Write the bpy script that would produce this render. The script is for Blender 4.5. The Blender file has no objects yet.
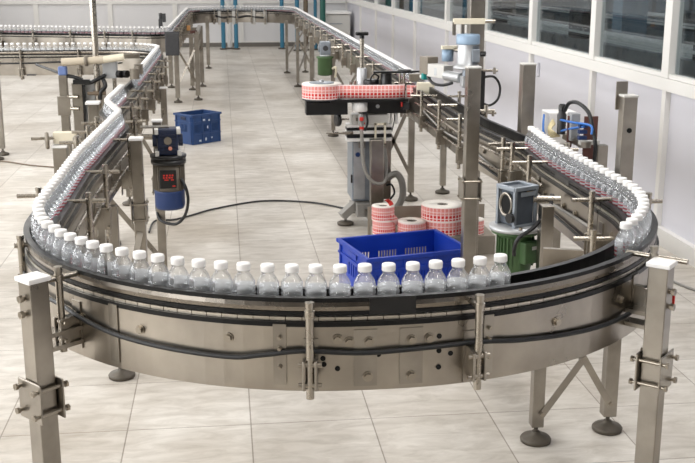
import bpy, bmesh, math, random
from mathutils import Vector, Matrix
random.seed(7)
SC = bpy.context.scene
COL = SC.collection
PI = math.pi
V = Vector

# ------------------------------------------------------------------ materials
def lin(h):
    h = h.lstrip('#')
    o = []
    for i in (0, 2, 4):
        c = int(h[i:i+2], 16)/255
        o.append(c/12.92 if c <= .04045 else ((c+.055)/1.055)**2.4)
    return (*o, 1)

def newmat(name):
    m = bpy.data.materials.new(name); m.use_nodes = True
    nt = m.node_tree
    return m, nt, nt.nodes['Principled BSDF']

def pmat(name, col, rough=.5, metal=0., spec=.5, var=.0, scale=20., bump=0., coat=0.):
    """principled material with optional procedural mottling of colour and roughness"""
    m, nt, b = newmat(name)
    c = lin(col)
    b.inputs['Roughness'].default_value = rough
    b.inputs['Metallic'].default_value = metal
    b.inputs['Specular IOR Level'].default_value = spec
    b.inputs['Coat Weight'].default_value = coat
    b.inputs['Base Color'].default_value = c
    tc = nt.nodes.new('ShaderNodeTexCoord')
    if var > 0:
        n = nt.nodes.new('ShaderNodeTexNoise'); n.inputs['Scale'].default_value = scale
        n.inputs['Detail'].default_value = 5
        nt.links.new(tc.outputs['Object'], n.inputs['Vector'])
        r = nt.nodes.new('ShaderNodeValToRGB')
        r.color_ramp.elements[0].position = .3; r.color_ramp.elements[1].position = .7
        r.color_ramp.elements[0].color = tuple(x*(1-var) for x in c[:3])+(1,)
        r.color_ramp.elements[1].color = tuple(min(1, x*(1+var)) for x in c[:3])+(1,)
        nt.links.new(n.outputs['Fac'], r.inputs['Fac'])
        nt.links.new(r.outputs['Color'], b.inputs['Base Color'])
        mr = nt.nodes.new('ShaderNodeMapRange')
        mr.inputs['To Min'].default_value = max(.02, rough-.1); mr.inputs['To Max'].default_value = min(1, rough+.12)
        nt.links.new(n.outputs['Fac'], mr.inputs['Value']); nt.links.new(mr.outputs['Result'], b.inputs['Roughness'])
    if bump > 0:
        n2 = nt.nodes.new('ShaderNodeTexNoise'); n2.inputs['Scale'].default_value = scale*6
        nt.links.new(tc.outputs['Object'], n2.inputs['Vector'])
        bp = nt.nodes.new('ShaderNodeBump'); bp.inputs['Strength'].default_value = bump; bp.inputs['Distance'].default_value = .002
        nt.links.new(n2.outputs['Fac'], bp.inputs['Height']); nt.links.new(bp.outputs['Normal'], b.inputs['Normal'])
    return m

M = {}
M['steel'] = pmat('brushed_steel', '#9b958c', .30, 1., var=.26, scale=6, bump=.04)
M['steel_sheet'] = pmat('steel_sheet', '#a29b91', .29, 1., var=.28, scale=4, bump=.03)
M['rod'] = pmat('polished_rod', '#a8a196', .27, 1., var=.08, scale=30)
M['band'] = pmat('dull_steel_band', '#857e75', .25, 1., var=.12, scale=10)
M['bolt'] = pmat('bolt_steel', '#a49c90', .3, 1.)
M['foot'] = pmat('foot_pad', '#4f483e', .55, .2, var=.2, scale=30)
M['black'] = pmat('black_plastic', '#101011', .32, 0, .5, var=.2, scale=30)
M['blackrail'] = pmat('black_rail', '#0d0d0e', .32, 0, .28, var=.2, scale=14)
M['rubber'] = pmat('black_rubber', '#131416', .45)
M['hole'] = pmat('hole_shade', '#060606', .9)  # near-black colour stands in for the shade inside holes
M['chain'] = pmat('chain_slat', '#b9b2a6', .3, .85, var=.1, scale=30)
M['whitecap'] = pmat('white_plastic', '#e9e7e5', .45)
M['panel'] = pmat('wall_panel', '#d2d1d8', .55, var=.02, scale=1.2)
M['backpanel'] = pmat('back_wall_panel', '#d9d8d9', .6, var=.02, scale=1.2)
M['frame'] = pmat('white_frame', '#dfddd9', .45)
M['ceiling'] = pmat('ceiling', '#e8e7e4', .8)
M['greywall'] = pmat('grey_wall', '#8d8a86', .8)
M['bluecrate'] = pmat('blue_crate_plastic', '#1138a4', .42, var=.08, scale=8)
M['navycrate'] = pmat('navy_crate_plastic', '#22406f', .5, var=.12, scale=14)
M['scuff'] = pmat('pale_scuff', '#b9c3d0', .7)
M['green'] = pmat('green_paint', '#43603a', .45, var=.1, scale=20)
M['darkblue'] = pmat('dark_blue_paint', '#16223e', .4, var=.15, scale=25)
M['fanblue'] = pmat('fan_blue', '#1c3566', .45)
M['darkgrey'] = pmat('dark_grey_casting', '#3a3a3c', .5, .2, var=.15, scale=25)
M['greycast'] = pmat('grey_casting', '#8d949c', .42, .5, var=.12, scale=20)
M['slate'] = pmat('slate_casting', '#565d66', .45, .35, var=.12, scale=20)
M['taupe'] = pmat('taupe_casting', '#7c7468', .5, .3, var=.12, scale=20)
M['motorblue'] = pmat('pale_blue_paint', '#8fa6bd', .4, .1)
M['silver'] = pmat('silver_casting', '#b9bbbd', .4, .6, var=.08, scale=20)
M['cream'] = pmat('cream_plastic', '#e3dac4', .5)
M['beige'] = pmat('beige_tube', '#c3b7a3', .5)
M['lightgrey'] = pmat('light_grey_plastic', '#c9c7c2', .5)
M['white'] = pmat('white_paint', '#ebe9e6', .45)
M['teal'] = pmat('teal_plastic', '#178c86', .4)
M['red'] = pmat('red_paint', '#d8352b', .5)
M['redlabel'] = pmat('red_lettering', '#cf2f25', .5)
M['copper'] = pmat('copper_pad', '#d9907a', .5)
M['brass'] = pmat('brass', '#c9a25a', .35, 1.)
M['bluetape'] = pmat('blue_tape', '#6276a6', .6)
M['pipeblue'] = pmat('blue_pipe', '#32718c', .5)
M['pipegreen'] = pmat('green_pipe', '#1f5a50', .45)
M['pipebrown'] = pmat('brown_pipe', '#6b5c4b', .5)
M['tube_blue'] = pmat('blue_air_tube', '#2f6fc0', .35)
M['tube_cream'] = pmat('cream_air_tube', '#d8caa0', .4)
M['brownplate'] = pmat('brown_plate', '#5a3630', .6, var=.1, scale=12)
M['tray'] = pmat('tray_board', '#8f877a', .8, var=.12, scale=9)
M['paper'] = pmat('roll_paper', '#efe9e0', .7)
M['core'] = pmat('roll_core', '#6d665b', .8)
M['hosegrey'] = pmat('grey_hose', '#8e8b86', .5, .1)
M['darkroom'] = pmat('dark_room', '#727b80', .9, var=.2, scale=1.5)
M['beyond'] = pmat('far_hall_wall', '#6f7a82', .8, var=.12, scale=1.5)
M['darkmach'] = pmat('dark_machine', '#666d70', .55, 0, var=.3, scale=5)
M['pillarblue'] = pmat('grey_blue_pillar', '#8496a3', .7)
M['darkwall'] = pmat('dark_wall', '#4d4a46', .8)
M['backbase'] = pmat('base_dark', '#6c6862', .7)
M['orange'] = pmat('orange', '#c9935a', .5)

def floor_mat():
    m, nt, b = newmat('floor_tiles')
    g = nt.nodes.new('ShaderNodeNewGeometry')
    mp = nt.nodes.new('ShaderNodeMapping'); mp.inputs['Location'].default_value = (-.072, -.02, 0)
    nt.links.new(g.outputs['Position'], mp.inputs['Vector'])
    br = nt.nodes.new('ShaderNodeTexBrick'); br.offset = 0; br.squash = 1
    for k, v in (('Scale', 1), ('Mortar Size', .0035), ('Mortar Smooth', .4), ('Brick Width', .52), ('Row Height', .52), ('Bias', 0)):
        br.inputs[k].default_value = v
    br.inputs['Color1'].default_value = lin('#d3cec6'); br.inputs['Color2'].default_value = lin('#c9c3ba')
    br.inputs['Mortar'].default_value = lin('#9a9288')
    nt.links.new(mp.outputs['Vector'], br.inputs['Vector'])
    mp2 = nt.nodes.new('ShaderNodeMapping'); mp2.inputs['Scale'].default_value = (3.2, 9, 1)
    nt.links.new(g.outputs['Position'], mp2.inputs['Vector'])
    n1 = nt.nodes.new('ShaderNodeTexNoise'); n1.inputs['Scale'].default_value = 1.6; n1.inputs['Detail'].default_value = 8
    n1.inputs['Distortion'].default_value = .6; n1.inputs['Roughness'].default_value = .65
    nt.links.new(mp2.outputs['Vector'], n1.inputs['Vector'])
    r1 = nt.nodes.new('ShaderNodeValToRGB'); r1.color_ramp.elements[0].position = .3; r1.color_ramp.elements[1].position = .62
    r1.color_ramp.elements[0].color = lin('#a89e91'); r1.color_ramp.elements[1].color = (1, 1, 1, 1)
    nt.links.new(n1.outputs['Fac'], r1.inputs['Fac'])
    n2 = nt.nodes.new('ShaderNodeTexNoise'); n2.inputs['Scale'].default_value = 1.1; n2.inputs['Detail'].default_value = 4
    nt.links.new(g.outputs['Position'], n2.inputs['Vector'])
    r2 = nt.nodes.new('ShaderNodeValToRGB'); r2.color_ramp.elements[0].position = .32; r2.color_ramp.elements[1].position = .6
    r2.color_ramp.elements[0].color = lin('#bdb4a8'); r2.color_ramp.elements[1].color = (1, 1, 1, 1)
    nt.links.new(n2.outputs['Fac'], r2.inputs['Fac'])
    x1 = nt.nodes.new('ShaderNodeMix'); x1.data_type = 'RGBA'; x1.blend_type = 'MULTIPLY'; x1.inputs['Factor'].default_value = .5
    x2 = nt.nodes.new('ShaderNodeMix'); x2.data_type = 'RGBA'; x2.blend_type = 'MULTIPLY'; x2.inputs['Factor'].default_value = .6
    nt.links.new(br.outputs['Color'], x1.inputs[6]); nt.links.new(r1.outputs['Color'], x1.inputs[7])
    nt.links.new(x1.outputs[2], x2.inputs[6]); nt.links.new(r2.outputs['Color'], x2.inputs[7])
    nt.links.new(x2.outputs[2], b.inputs['Base Color'])
    b.inputs['Roughness'].default_value = .42; b.inputs['Specular IOR Level'].default_value = .35
    bp = nt.nodes.new('ShaderNodeBump'); bp.inputs['Strength'].default_value = .25; bp.inputs['Distance'].default_value = .003
    iv = nt.nodes.new('ShaderNodeMath'); iv.operation = 'SUBTRACT'; iv.inputs[0].default_value = 1
    nt.links.new(br.outputs['Fac'], iv.inputs[1]); nt.links.new(iv.outputs[0], bp.inputs['Height'])
    nt.links.new(bp.outputs['Normal'], b.inputs['Normal'])
    return m
M['floor'] = floor_mat()

def schlick(nt, f0):
    """reflectance of a thin wall, the same from both of its sides"""
    lw = nt.nodes.new('ShaderNodeLayerWeight'); lw.inputs['Blend'].default_value = .5
    p = nt.nodes.new('ShaderNodeMath'); p.operation = 'POWER'; p.inputs[1].default_value = 5
    nt.links.new(lw.outputs['Facing'], p.inputs[0])
    m = nt.nodes.new('ShaderNodeMath'); m.operation = 'MULTIPLY_ADD'; m.inputs[1].default_value = 1-f0; m.inputs[2].default_value = f0
    nt.links.new(p.outputs[0], m.inputs[0])
    return m

def pet_mat():
    """thin clear PET wall: see-through, stronger tint and gloss at grazing angles"""
    m = bpy.data.materials.new('clear_pet'); m.use_nodes = True; nt = m.node_tree
    nt.nodes.remove(nt.nodes['Principled BSDF']); out = nt.nodes['Material Output']
    lw = nt.nodes.new('ShaderNodeLayerWeight'); lw.inputs['Blend'].default_value = .5
    rp = nt.nodes.new('ShaderNodeValToRGB')
    rp.color_ramp.elements[0].color = (.985, .99, .992, 1); rp.color_ramp.elements[1].color = (.22, .26, .33, 1)
    rp.color_ramp.elements[0].position = .62; rp.color_ramp.elements[1].position = 1
    nt.links.new(lw.outputs['Facing'], rp.inputs['Fac'])
    tr = nt.nodes.new('ShaderNodeBsdfTransparent'); nt.links.new(rp.outputs['Color'], tr.inputs['Color'])
    gl = nt.nodes.new('ShaderNodeBsdfGlossy'); gl.inputs['Roughness'].default_value = .06
    df = nt.nodes.new('ShaderNodeBsdfTranslucent'); df.inputs['Color'].default_value = (.93, .95, .98, 1)
    fr = schlick(nt, .045)
    a = nt.nodes.new('ShaderNodeMixShader'); nt.links.new(fr.outputs[0], a.inputs[0])
    nt.links.new(tr.outputs[0], a.inputs[1]); nt.links.new(gl.outputs[0], a.inputs[2])
    d2 = nt.nodes.new('ShaderNodeBsdfDiffuse'); d2.inputs['Color'].default_value = (.93, .95, .98, 1)
    dd = nt.nodes.new('ShaderNodeMixShader'); nt.links.new(df.outputs[0], dd.inputs[1]); nt.links.new(d2.outputs[0], dd.inputs[2])
    c = nt.nodes.new('ShaderNodeMixShader'); c.inputs[0].default_value = .07
    gs = nt.nodes.new('ShaderNodeBsdfGlass'); gs.inputs['IOR'].default_value = 1.3; gs.inputs['Roughness'].default_value = 0.; gs.inputs['Color'].default_value = (.99, .995, 1, 1)
    mg = nt.nodes.new('ShaderNodeMixShader'); mg.inputs[0].default_value = .3
    nt.links.new(a.outputs[0], mg.inputs[1]); nt.links.new(gs.outputs[0], mg.inputs[2])
    nt.links.new(mg.outputs[0], c.inputs[1]); nt.links.new(dd.outputs[0], c.inputs[2])
    nt.links.new(c.outputs[0], out.inputs['Surface'])
    return m
M['pet'] = pet_mat()

def glass_mat():
    m = bpy.data.materials.new('window_glass'); m.use_nodes = True; nt = m.node_tree
    nt.nodes.remove(nt.nodes['Principled BSDF']); out = nt.nodes['Material Output']
    tr = nt.nodes.new('ShaderNodeBsdfTransparent'); tr.inputs['Color'].default_value = (.74, .78, .79, 1)
    gl = nt.nodes.new('ShaderNodeBsdfGlossy'); gl.inputs['Roughness'].default_value = .02
    gl.inputs['Color'].default_value = (.8, .8, .8, 1)
    fr = schlick(nt, .03)
    a = nt.nodes.new('ShaderNodeMixShader'); nt.links.new(fr.outputs[0], a.inputs[0])
    nt.links.new(tr.outputs[0], a.inputs[1]); nt.links.new(gl.outputs[0], a.inputs[2])
    nt.links.new(a.outputs[0], out.inputs['Surface'])
    return m
M['glass'] = glass_mat()

def label_mat(name, R, h, nx, alpha=1.0):
    """printed film: pale pink field of thin red grid above, two rows of red squares on white below;
    angle about the object's own z axis (R>0) or distance along object x (R=0)"""
    m, nt, b = newmat(name)
    tc = nt.nodes.new('ShaderNodeTexCoord'); sx = nt.nodes.new('ShaderNodeSeparateXYZ')
    nt.links.new(tc.outputs['Object'], sx.inputs[0])
    def math_(op, a, bb=None, cl=False):
        n = nt.nodes.new('ShaderNodeMath'); n.operation = op; n.use_clamp = cl
        for i, q in enumerate((a, bb)):
            if q is None: continue
            if isinstance(q, (int, float)): n.inputs[i].default_value = q
            else: nt.links.new(q, n.inputs[i])
        return n.outputs[0]
    if R > 0:
        u = math_('MULTIPLY', math_('ARCTAN2', sx.outputs[1], sx.outputs[0]), nx/(2*PI))
    else:
        u = math_('MULTIPLY', sx.outputs[0], nx)
    v = math_('DIVIDE', sx.outputs[2], h)
    fu = math_('FRACT', math_('ADD', u, 100))
    cell = math_('MULTIPLY', math_('GREATER_THAN', fu, .14), math_('LESS_THAN', fu, .86))
    wide = math_('MULTIPLY', math_('GREATER_THAN', fu, .08), math_('LESS_THAN', fu, .92))
    def band(a, c): return math_('MULTIPLY', math_('GREATER_THAN', v, a), math_('LESS_THAN', v, c))
    low = math_('MULTIPLY', math_('ADD', band(.25, .44), band(.08, .19)), cell, True)
    mid = math_('MULTIPLY', math_('ADD', band(.48, .64), band(.68, .93)), wide, True)
    red, pink, base = lin('#d0201a'), lin('#e28a84'), lin('#f4dcd8')
    m1 = nt.nodes.new('ShaderNodeMix'); m1.data_type = 'RGBA'; m1.inputs[6].default_value = base; m1.inputs[7].default_value = pink
    nt.links.new(mid, m1.inputs['Factor'])
    m2 = nt.nodes.new('ShaderNodeMix'); m2.data_type = 'RGBA'; m2.inputs[7].default_value = red
    nt.links.new(m1.outputs[2], m2.inputs[6]); nt.links.new(low, m2.inputs['Factor'])
    nt.links.new(m2.outputs[2], b.inputs['Base Color'])
    b.inputs['Roughness'].default_value = .4
    return m
M['rolllabel'] = label_mat('printed_roll', 1, .1, 34)
M['weblabel'] = label_mat('printed_web', 0, .1, 37)

def bottle_label_mat():
    m, nt, b = newmat('bottle_label')
    out = nt.nodes['Material Output']
    tc = nt.nodes.new('ShaderNodeTexCoord'); sx = nt.nodes.new('ShaderNodeSeparateXYZ')
    nt.links.new(tc.outputs['Object'], sx.inputs[0])
    r = nt.nodes.new('ShaderNodeValToRGB'); r.color_ramp.interpolation = 'CONSTANT'
    mr = nt.nodes.new('ShaderNodeMath'); mr.operation = 'DIVIDE'; mr.inputs[1].default_value = .08
    nt.links.new(sx.outputs[2], mr.inputs[0]); nt.links.new(mr.outputs[0], r.inputs['Fac'])
    e = r.color_ramp.elements; e[0].position = 0; e[0].color = lin('#e9ecf2')
    e[1].position = .28; e[1].color = lin('#cf5560')
    for p, c in ((.36, '#eee6ea'), (.44, '#cf5560'), (.52, '#eee6ea'), (.58, '#d98a92'), (.62, '#e4e8f0')):
        k = e.new(p); k.color = lin(c)
    ra = nt.nodes.new('ShaderNodeValToRGB'); ra.color_ramp.interpolation = 'CONSTANT'
    nt.links.new(mr.outputs[0], ra.inputs['Fac'])
    ra.color_ramp.elements[0].color = (.25, .25, .25, 1); ra.color_ramp.elements[1].position = .28; ra.color_ramp.elements[1].color = (.75, .75, .75, 1)
    k = ra.color_ramp.elements.new(.62); k.color = (.22, .22, .22, 1)
    # the back of the film is white
    geo = nt.nodes.new('ShaderNodeNewGeometry')
    mx = nt.nodes.new('ShaderNodeMix'); mx.data_type = 'RGBA'; mx.inputs[7].default_value = lin('#eef0f2')
    nt.links.new(geo.outputs['Backfacing'], mx.inputs['Factor']); nt.links.new(r.outputs['Color'], mx.inputs[6])
    nt.links.new(mx.outputs[2], b.inputs['Base Color']); b.inputs['Roughness'].default_value = .35
    al = nt.nodes.new('ShaderNodeMix'); al.inputs[3].default_value = .86
    nt.links.new(geo.outputs['Backfacing'], al.inputs[0]); nt.links.new(ra.outputs['Color'], al.inputs[2])
    tl = nt.nodes.new('ShaderNodeBsdfTranslucent'); nt.links.new(mx.outputs[2], tl.inputs['Color'])
    ms = nt.nodes.new('ShaderNodeMixShader'); ms.inputs[0].default_value = .7
    nt.links.new(b.outputs[0], ms.inputs[1]); nt.links.new(tl.outputs[0], ms.inputs[2])
    tp = nt.nodes.new('ShaderNodeBsdfTransparent'); m2 = nt.nodes.new('ShaderNodeMixShader')
    nt.links.new(al.outputs[0], m2.inputs[0]); nt.links.new(tp.outputs[0], m2.inputs[1]); nt.links.new(ms.outputs[0], m2.inputs[2])
    nt.links.new(m2.outputs[0], out.inputs['Surface'])
    return m
M['blabel'] = bottle_label_mat()

# ------------------------------------------------------------------ mesh builder
class MB:
    def __init__(s): s.v = []; s.f = []; s.mi = []; s.sm = []; s.cur = 0
    def mat(s, i): s.cur = i; return s
    def add(s, vs, fs, smooth=False):
        o = len(s.v); s.v += [tuple(v) for v in vs]
        for f in fs:
            s.f.append([i+o for i in f]); s.mi.append(s.cur); s.sm.append(smooth)
        return s
    def box(s, c, size, rz=0., M4=None, bev=0.):
        x, y, z = (q/2 for q in size)
        if bev > 0 and bev < min(x, y, z):
            b = bev; vs = []; 
            bm = bmesh.new(); bmesh.ops.create_cube(bm, size=1)
            for q in bm.verts: q.co = V((q.co.x*2*x, q.co.y*2*y, q.co.z*2*z))
            bmesh.ops.bevel(bm, geom=bm.edges[:], offset=b, segments=2, profile=.5, affect='EDGES')
            bm.verts.index_update(); vs = [q.co.copy() for q in bm.verts]; fs = [[q.index for q in f.verts] for f in bm.faces]; bm.free()
        else:
            vs = [V((a*x, b*y, d*z)) for a in (-1, 1) for b in (-1, 1) for d in (-1, 1)]
            fs = [(0, 1, 3, 2), (4, 6, 7, 5), (0, 4, 5, 1), (2, 3, 7, 6), (0, 2, 6, 4), (1, 5, 7, 3)]
        R = Matrix.Rotation(rz, 4, 'Z') if M4 is None else M4
        return s.add([R @ q + V(c) for q in vs], fs)
    def cyl(s, p0, p1, r, r1=None, n=14, caps=True):
        p0, p1 = V(p0), V(p1); r1 = r if r1 is None else r1
        d = (p1-p0).normalized(); a = d.orthogonal().normalized(); b = d.cross(a)
        vs = []
        for p, q in ((p0, r), (p1, r1)):
            vs += [p + a*math.cos(2*PI*i/n)*q + b*math.sin(2*PI*i/n)*q for i in range(n)]
        s.add(vs, [(i, (i+1) % n, n+(i+1) % n, n+i) for i in range(n)], n > 6)
        if caps: s.add(vs, [tuple(range(n))[::-1], tuple(range(n, 2*n))])
        return s
    def lathe(s, prof, o=(0, 0, 0), n=24, axis=None, smooth=True):
        """prof: (r, h) list, spun about z (or the given axis)"""
        o = V(o); ax = V((0, 0, 1)) if axis is None else V(axis).normalized()
        a = V((1, 0, 0)) if axis is None else ax.orthogonal().normalized(); b = ax.cross(a)
        vs = []; fs = []
        for r, h in prof:
            vs += [o + ax*h + a*math.cos(2*PI*i/n)*r + b*math.sin(2*PI*i/n)*r for i in range(n)]
        for k in range(len(prof)-1):
            fs += [(k*n+i, k*n+(i+1) % n, (k+1)*n+(i+1) % n, (k+1)*n+i) for i in range(n)]
        s.add(vs, fs, smooth)
        if prof[0][0] > 1e-5: s.add(vs[:n], [tuple(range(n))[::-1]])
        if prof[-1][0] > 1e-5: s.add(vs[-n:], [tuple(range(n))])
        return s
    def tube(s, pts, r, n=8):
        pts = [V(p) for p in pts]; N = len(pts); vs = []; a = None
        for i, p in enumerate(pts):
            d = (pts[min(i+1, N-1)]-pts[max(i-1, 0)]).normalized()
            a = d.orthogonal().normalized() if a is None else (a-d*a.dot(d)).normalized()
            b = d.cross(a)
            vs += [p + a*math.cos(2*PI*k/n)*r + b*math.sin(2*PI*k/n)*r for k in range(n)]
        fs = [(i*n+k, i*n+(k+1) % n, (i+1)*n+(k+1) % n, (i+1)*n+k) for i in range(N-1) for k in range(n)]
        s.add(vs, fs, True); s.add(vs[:n], [tuple(range(n))[::-1]]); s.add(vs[-n:], [tuple(range(n))])
        return s
    def bar(s, p0, p1, w, t, up=(0, 0, 1)):
        """flat bar of width w and thickness t between two points"""
        p0, p1 = V(p0), V(p1); d = (p1-p0); L = d.length; d.normalize()
        sd = d.cross(V(up)); 
        if sd.length < 1e-4: sd = d.cross(V((1, 0, 0)))
        sd.normalize(); u = sd.cross(d)
        R = Matrix((d, sd, u)).transposed().to_4x4()
        return s.box((p0+p1)/2, (L, w, t), M4=R)
    def build(s, name, mats, parent=None, off=None, bevel=0., auto=True):
        if not isinstance(mats, (list, tuple)): mats = [mats]
        o = V((0, 0, 0)) if off is None else V(off)
        me = bpy.data.meshes.new(name)
        me.from_pydata([tuple(V(v)-o) for v in s.v], [], s.f)
        for m in mats: me.materials.append(m)
        me.polygons.foreach_set('material_index', s.mi); me.polygons.foreach_set('use_smooth', s.sm)
        bm = bmesh.new(); bm.from_mesh(me); bmesh.ops.recalc_face_normals(bm, faces=bm.faces[:])
        bm.to_mesh(me); bm.free(); me.update()
        ob = bpy.data.objects.new(name, me); COL.objects.link(ob)
        if parent is not None: ob.parent = parent
        return ob

def tag(o, label=None, cat=None, group=None, kind=None):
    if label: o['label'] = label
    if cat: o['category'] = cat
    if group: o['group'] = group
    if kind: o['kind'] = kind
    return o
def thing(name, label, cat, loc=(0, 0, 0), rz=0, group=None):
    o = bpy.data.objects.new(name, None); COL.objects.link(o); o.empty_display_size = .05
    o.location = loc; o.rotation_euler = (0, 0, rz)
    return tag(o, label, cat, group)
def smooth_pts(pts, n=8):
    """Catmull-Rom through the points"""
    P = [V(p) for p in pts]; out = []
    for i in range(len(P)-1):
        a, b, c, d = P[max(i-1, 0)], P[i], P[i+1], P[min(i+2, len(P)-1)]
        for k in range(n):
            t = k/n
            out.append(.5*((2*b)+(c-a)*t+(2*a-5*b+4*c-d)*t*t+(3*b-a-3*c+d)*t**3))
    return out+[P[-1]]

_ONES = ['', 'first', 'second', 'third', 'fourth', 'fifth', 'sixth', 'seventh', 'eighth', 'ninth', 'tenth', 'eleventh', 'twelfth',
         'thirteenth', 'fourteenth', 'fifteenth', 'sixteenth', 'seventeenth', 'eighteenth', 'nineteenth']
_T = ['', '', 'twenty', 'thirty', 'forty', 'fifty', 'sixty', 'seventy', 'eighty', 'ninety']
_TT = ['', '', 'twentieth', 'thirtieth', 'fortieth', 'fiftieth', 'sixtieth', 'seventieth', 'eightieth', 'ninetieth']
def ordinal(n):
    if n >= 100: return 'hundred and '+ordinal(n-100) if n > 100 else 'hundredth'
    if n < 20: return _ONES[n]
    return _TT[n//10] if n % 10 == 0 else _T[n//10]+'-'+_ONES[n % 10]

# ------------------------------------------------------------------ the room
WX, BY = 3.05, 26.3           # right wall plane, back wall plane
def struct(mb, name, mats, parent=None, kind=True):
    o = mb.build(name, mats, parent)
    if parent is None: o['kind'] = 'structure'
    return o
struct(MB().box((1.0, 11, -.05), (14.2, 31.5, .1)), 'floor', M['floor'])
struct(MB().box((-1.5, 11.5, 4.55), (9.3, 31.5, .1)), 'ceiling', M['ceiling'])
struct(MB().box((-6.05, 11.5, 2.25), (.1, 31.5, 4.5)), 'wall_left', M['greywall'])
struct(MB().box((-1.5, -4.1, 2.25), (9.3, .1, 4.5)), 'wall_front', M['darkwall'])

# back wall: panel wall with frame rails
w = struct(MB().box((-1.5, BY+.05, 2.25), (9.1, .1, 4.5)), 'wall_back', M['backpanel'])
mb = MB()
mb.box((-1.5, BY-.015, 1.085), (9.1, .05, .09)); mb.box((-1.5, BY-.015, .08), (9.1, .05, .1)); mb.box((-1.5, BY-.015, 1.75), (9.1, .05, .08))
for x in (-5.6, -4.42, -2.68, -1.14, .45, 2.0): mb.box((x, BY-.012, .9), (.11, .044, 1.78))
struct(mb, 'trim_1', M['frame'])
struct(MB().box((.9, BY-.035, .05), (4.1, .03, .1)), 'baseboard_back', M['backbase'])

# right wall: solid panels up to the sill, windows above
mull = [2.2, 3.9, 5.45, 6.97, 8.457, 10.25, 12.22, 14.3, 16.74, 18.94, 21.1, 23.5, 26.2]
struct(MB().box((WX+.04, 11.15, .56), (.07, 30.2, 1.12)), 'wall_right', M['panel'])
mb = MB()
mb.box((WX-.005, 11.15, 1.115), (.07, 30.2, .085)); mb.box((WX-.005, 11.15, .06), (.07, 30.2, .12)); mb.box((WX, 11.15, 2.75), (.07, 30.2, .1))
for y in mull: mb.box((WX-.004, y, .6), (.06, .062, 1.1))
struct(mb, 'trim_2', M['frame'])
struct(MB().box((WX+.04, 11.15, 3.65), (.07, 30.2, 1.8)), 'trim_3', M['panel'])
for i in range(len(mull)-1):
    a, b = mull[i], mull[i+1]; c = (a+b)/2
    wn = tag(bpy.data.objects.new('window_%d' % (i+1), None), kind='structure'); COL.objects.link(wn); wn.location = (WX, c, 1.16)
    f = MB(); L = b-a
    for sy in (-1, 1): f.box((WX, c+sy*(L/2-.028), 1.94), (.08, .056, 1.56))
    f.box((WX, c, 1.175), (.06, L, .03)); f.box((WX, c, 2.7), (.06, L, .04))
    f.build('window_frame', M['frame'], wn, wn.location)
    MB().box((WX+.012, c, 1.94), (.006, L-.1, 1.5)).build('pane', M['glass'], wn, wn.location)

# dim hall seen through the panes
struct(MB().box((8.05, 11, 2.2), (.1, 31, 4.6)), 'wall_beyond', M['beyond'])
struct(MB().box((5.6, 11, 4.55), (4.9, 31, .1)), 'trim_4', M['darkroom'])
struct(MB().box((5.6, -4.4, 2.2), (4.9, .1, 4.6)), 'trim_5', M['darkroom'])
struct(MB().box((5.6, 26.5, 2.2), (4.9, .1, 4.6)), 'trim_6', M['darkroom'])
for k, (x, lab) in enumerate(((4.55, 'long dim conveyor bed behind the windows, the one nearest the glass'), (6.3, 'long dim conveyor bed behind the windows, the one farthest from the glass'))):
    t = thing('conveyor', lab, 'conveyor', (x, 13, 0), group=None); o = t.location
    m_ = MB().box((x, 13, .95), (.3, 24, .16)); m_.build('bed', M['darkmach'], t, o)
    m_ = MB(); 
    for q in (-.16, .16): m_.box((x+q, 13, 1.12), (.02, 24, .03))
    m_.build('guide_rail', M['lightgrey'], t, o)
    for y in range(2, 25, 3):
        for q in (-.12, .12): MB().box((x+q, y, .44), (.05, .05, .87)).build('leg', M['darkmach'], t, o)
    if k == 0:
        for y in (6.2, 9.4, 13.1, 17): 
            t2 = thing('motor_unit', 'dark boxy drive unit on the conveyor behind the windows, %s from the front' % ordinal([6.2, 9.4, 13.1, 17].index(y)+1), 'machine', (x, y, 1.03)); 
            MB().box((x, y, 1.2), (.25, .5, .34), bev=.02).build('housing', M['darkgrey'], t2, t2.location)
            MB().cyl((x, y-.1, 1.37), (x, y-.1, 1.6), .07).build('drum', M['darkmach'], t2, t2.location)
mb = MB(); y = 2.0
while y < 24.5:
    if min(abs(y-q) for q in (6.2, 9.4, 13.1, 17)) < .3: y += .065; continue
    mb.cyl((4.55, y, 1.03), (4.55, y, 1.13), .028, .016, 8); mb.cyl((4.55, y, 1.13), (4.55, y, 1.15), .017, n=8); y += .065
o = mb.build('dim_bottle_row', M['lightgrey']); tag(o, 'dense dim row of bottles on the conveyor behind the window glass', 'bottle', kind='stuff')
for k, (y, h_) in enumerate(((5.0, 1.25), (7.6, 1.5), (9.2, 1.2), (12.0, 1.6), (15.5, 1.4))):
    t = thing('machine_cabinet', 'dark machine frame in the hall behind the glass, %s from the right' % ordinal(k+1), 'machine', (6.95, y, 0))
    MB().box((6.95, y, h_/2), (.5, .9, h_-.3), bev=.02).build('housing', M['darkmach'], t, t.location)
    for sy in (-1, 1):
        for sx in (-1, 1): MB().box((6.95+sx*.3, y+sy*.5, h_/2), (.06, .06, h_)).build('leg', M['darkmach'], t, t.location)
    MB().cyl((6.6, y-.6, h_*.85), (6.6, y+.6, h_*.85), .035).build('pipe', M['lightgrey'], t, t.location)
t = MB().box((5.3, 13.5, 2.25), (.34, .34, 4.5)).build('trim_7', M['pillarblue']); t['kind'] = 'structure'

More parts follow.
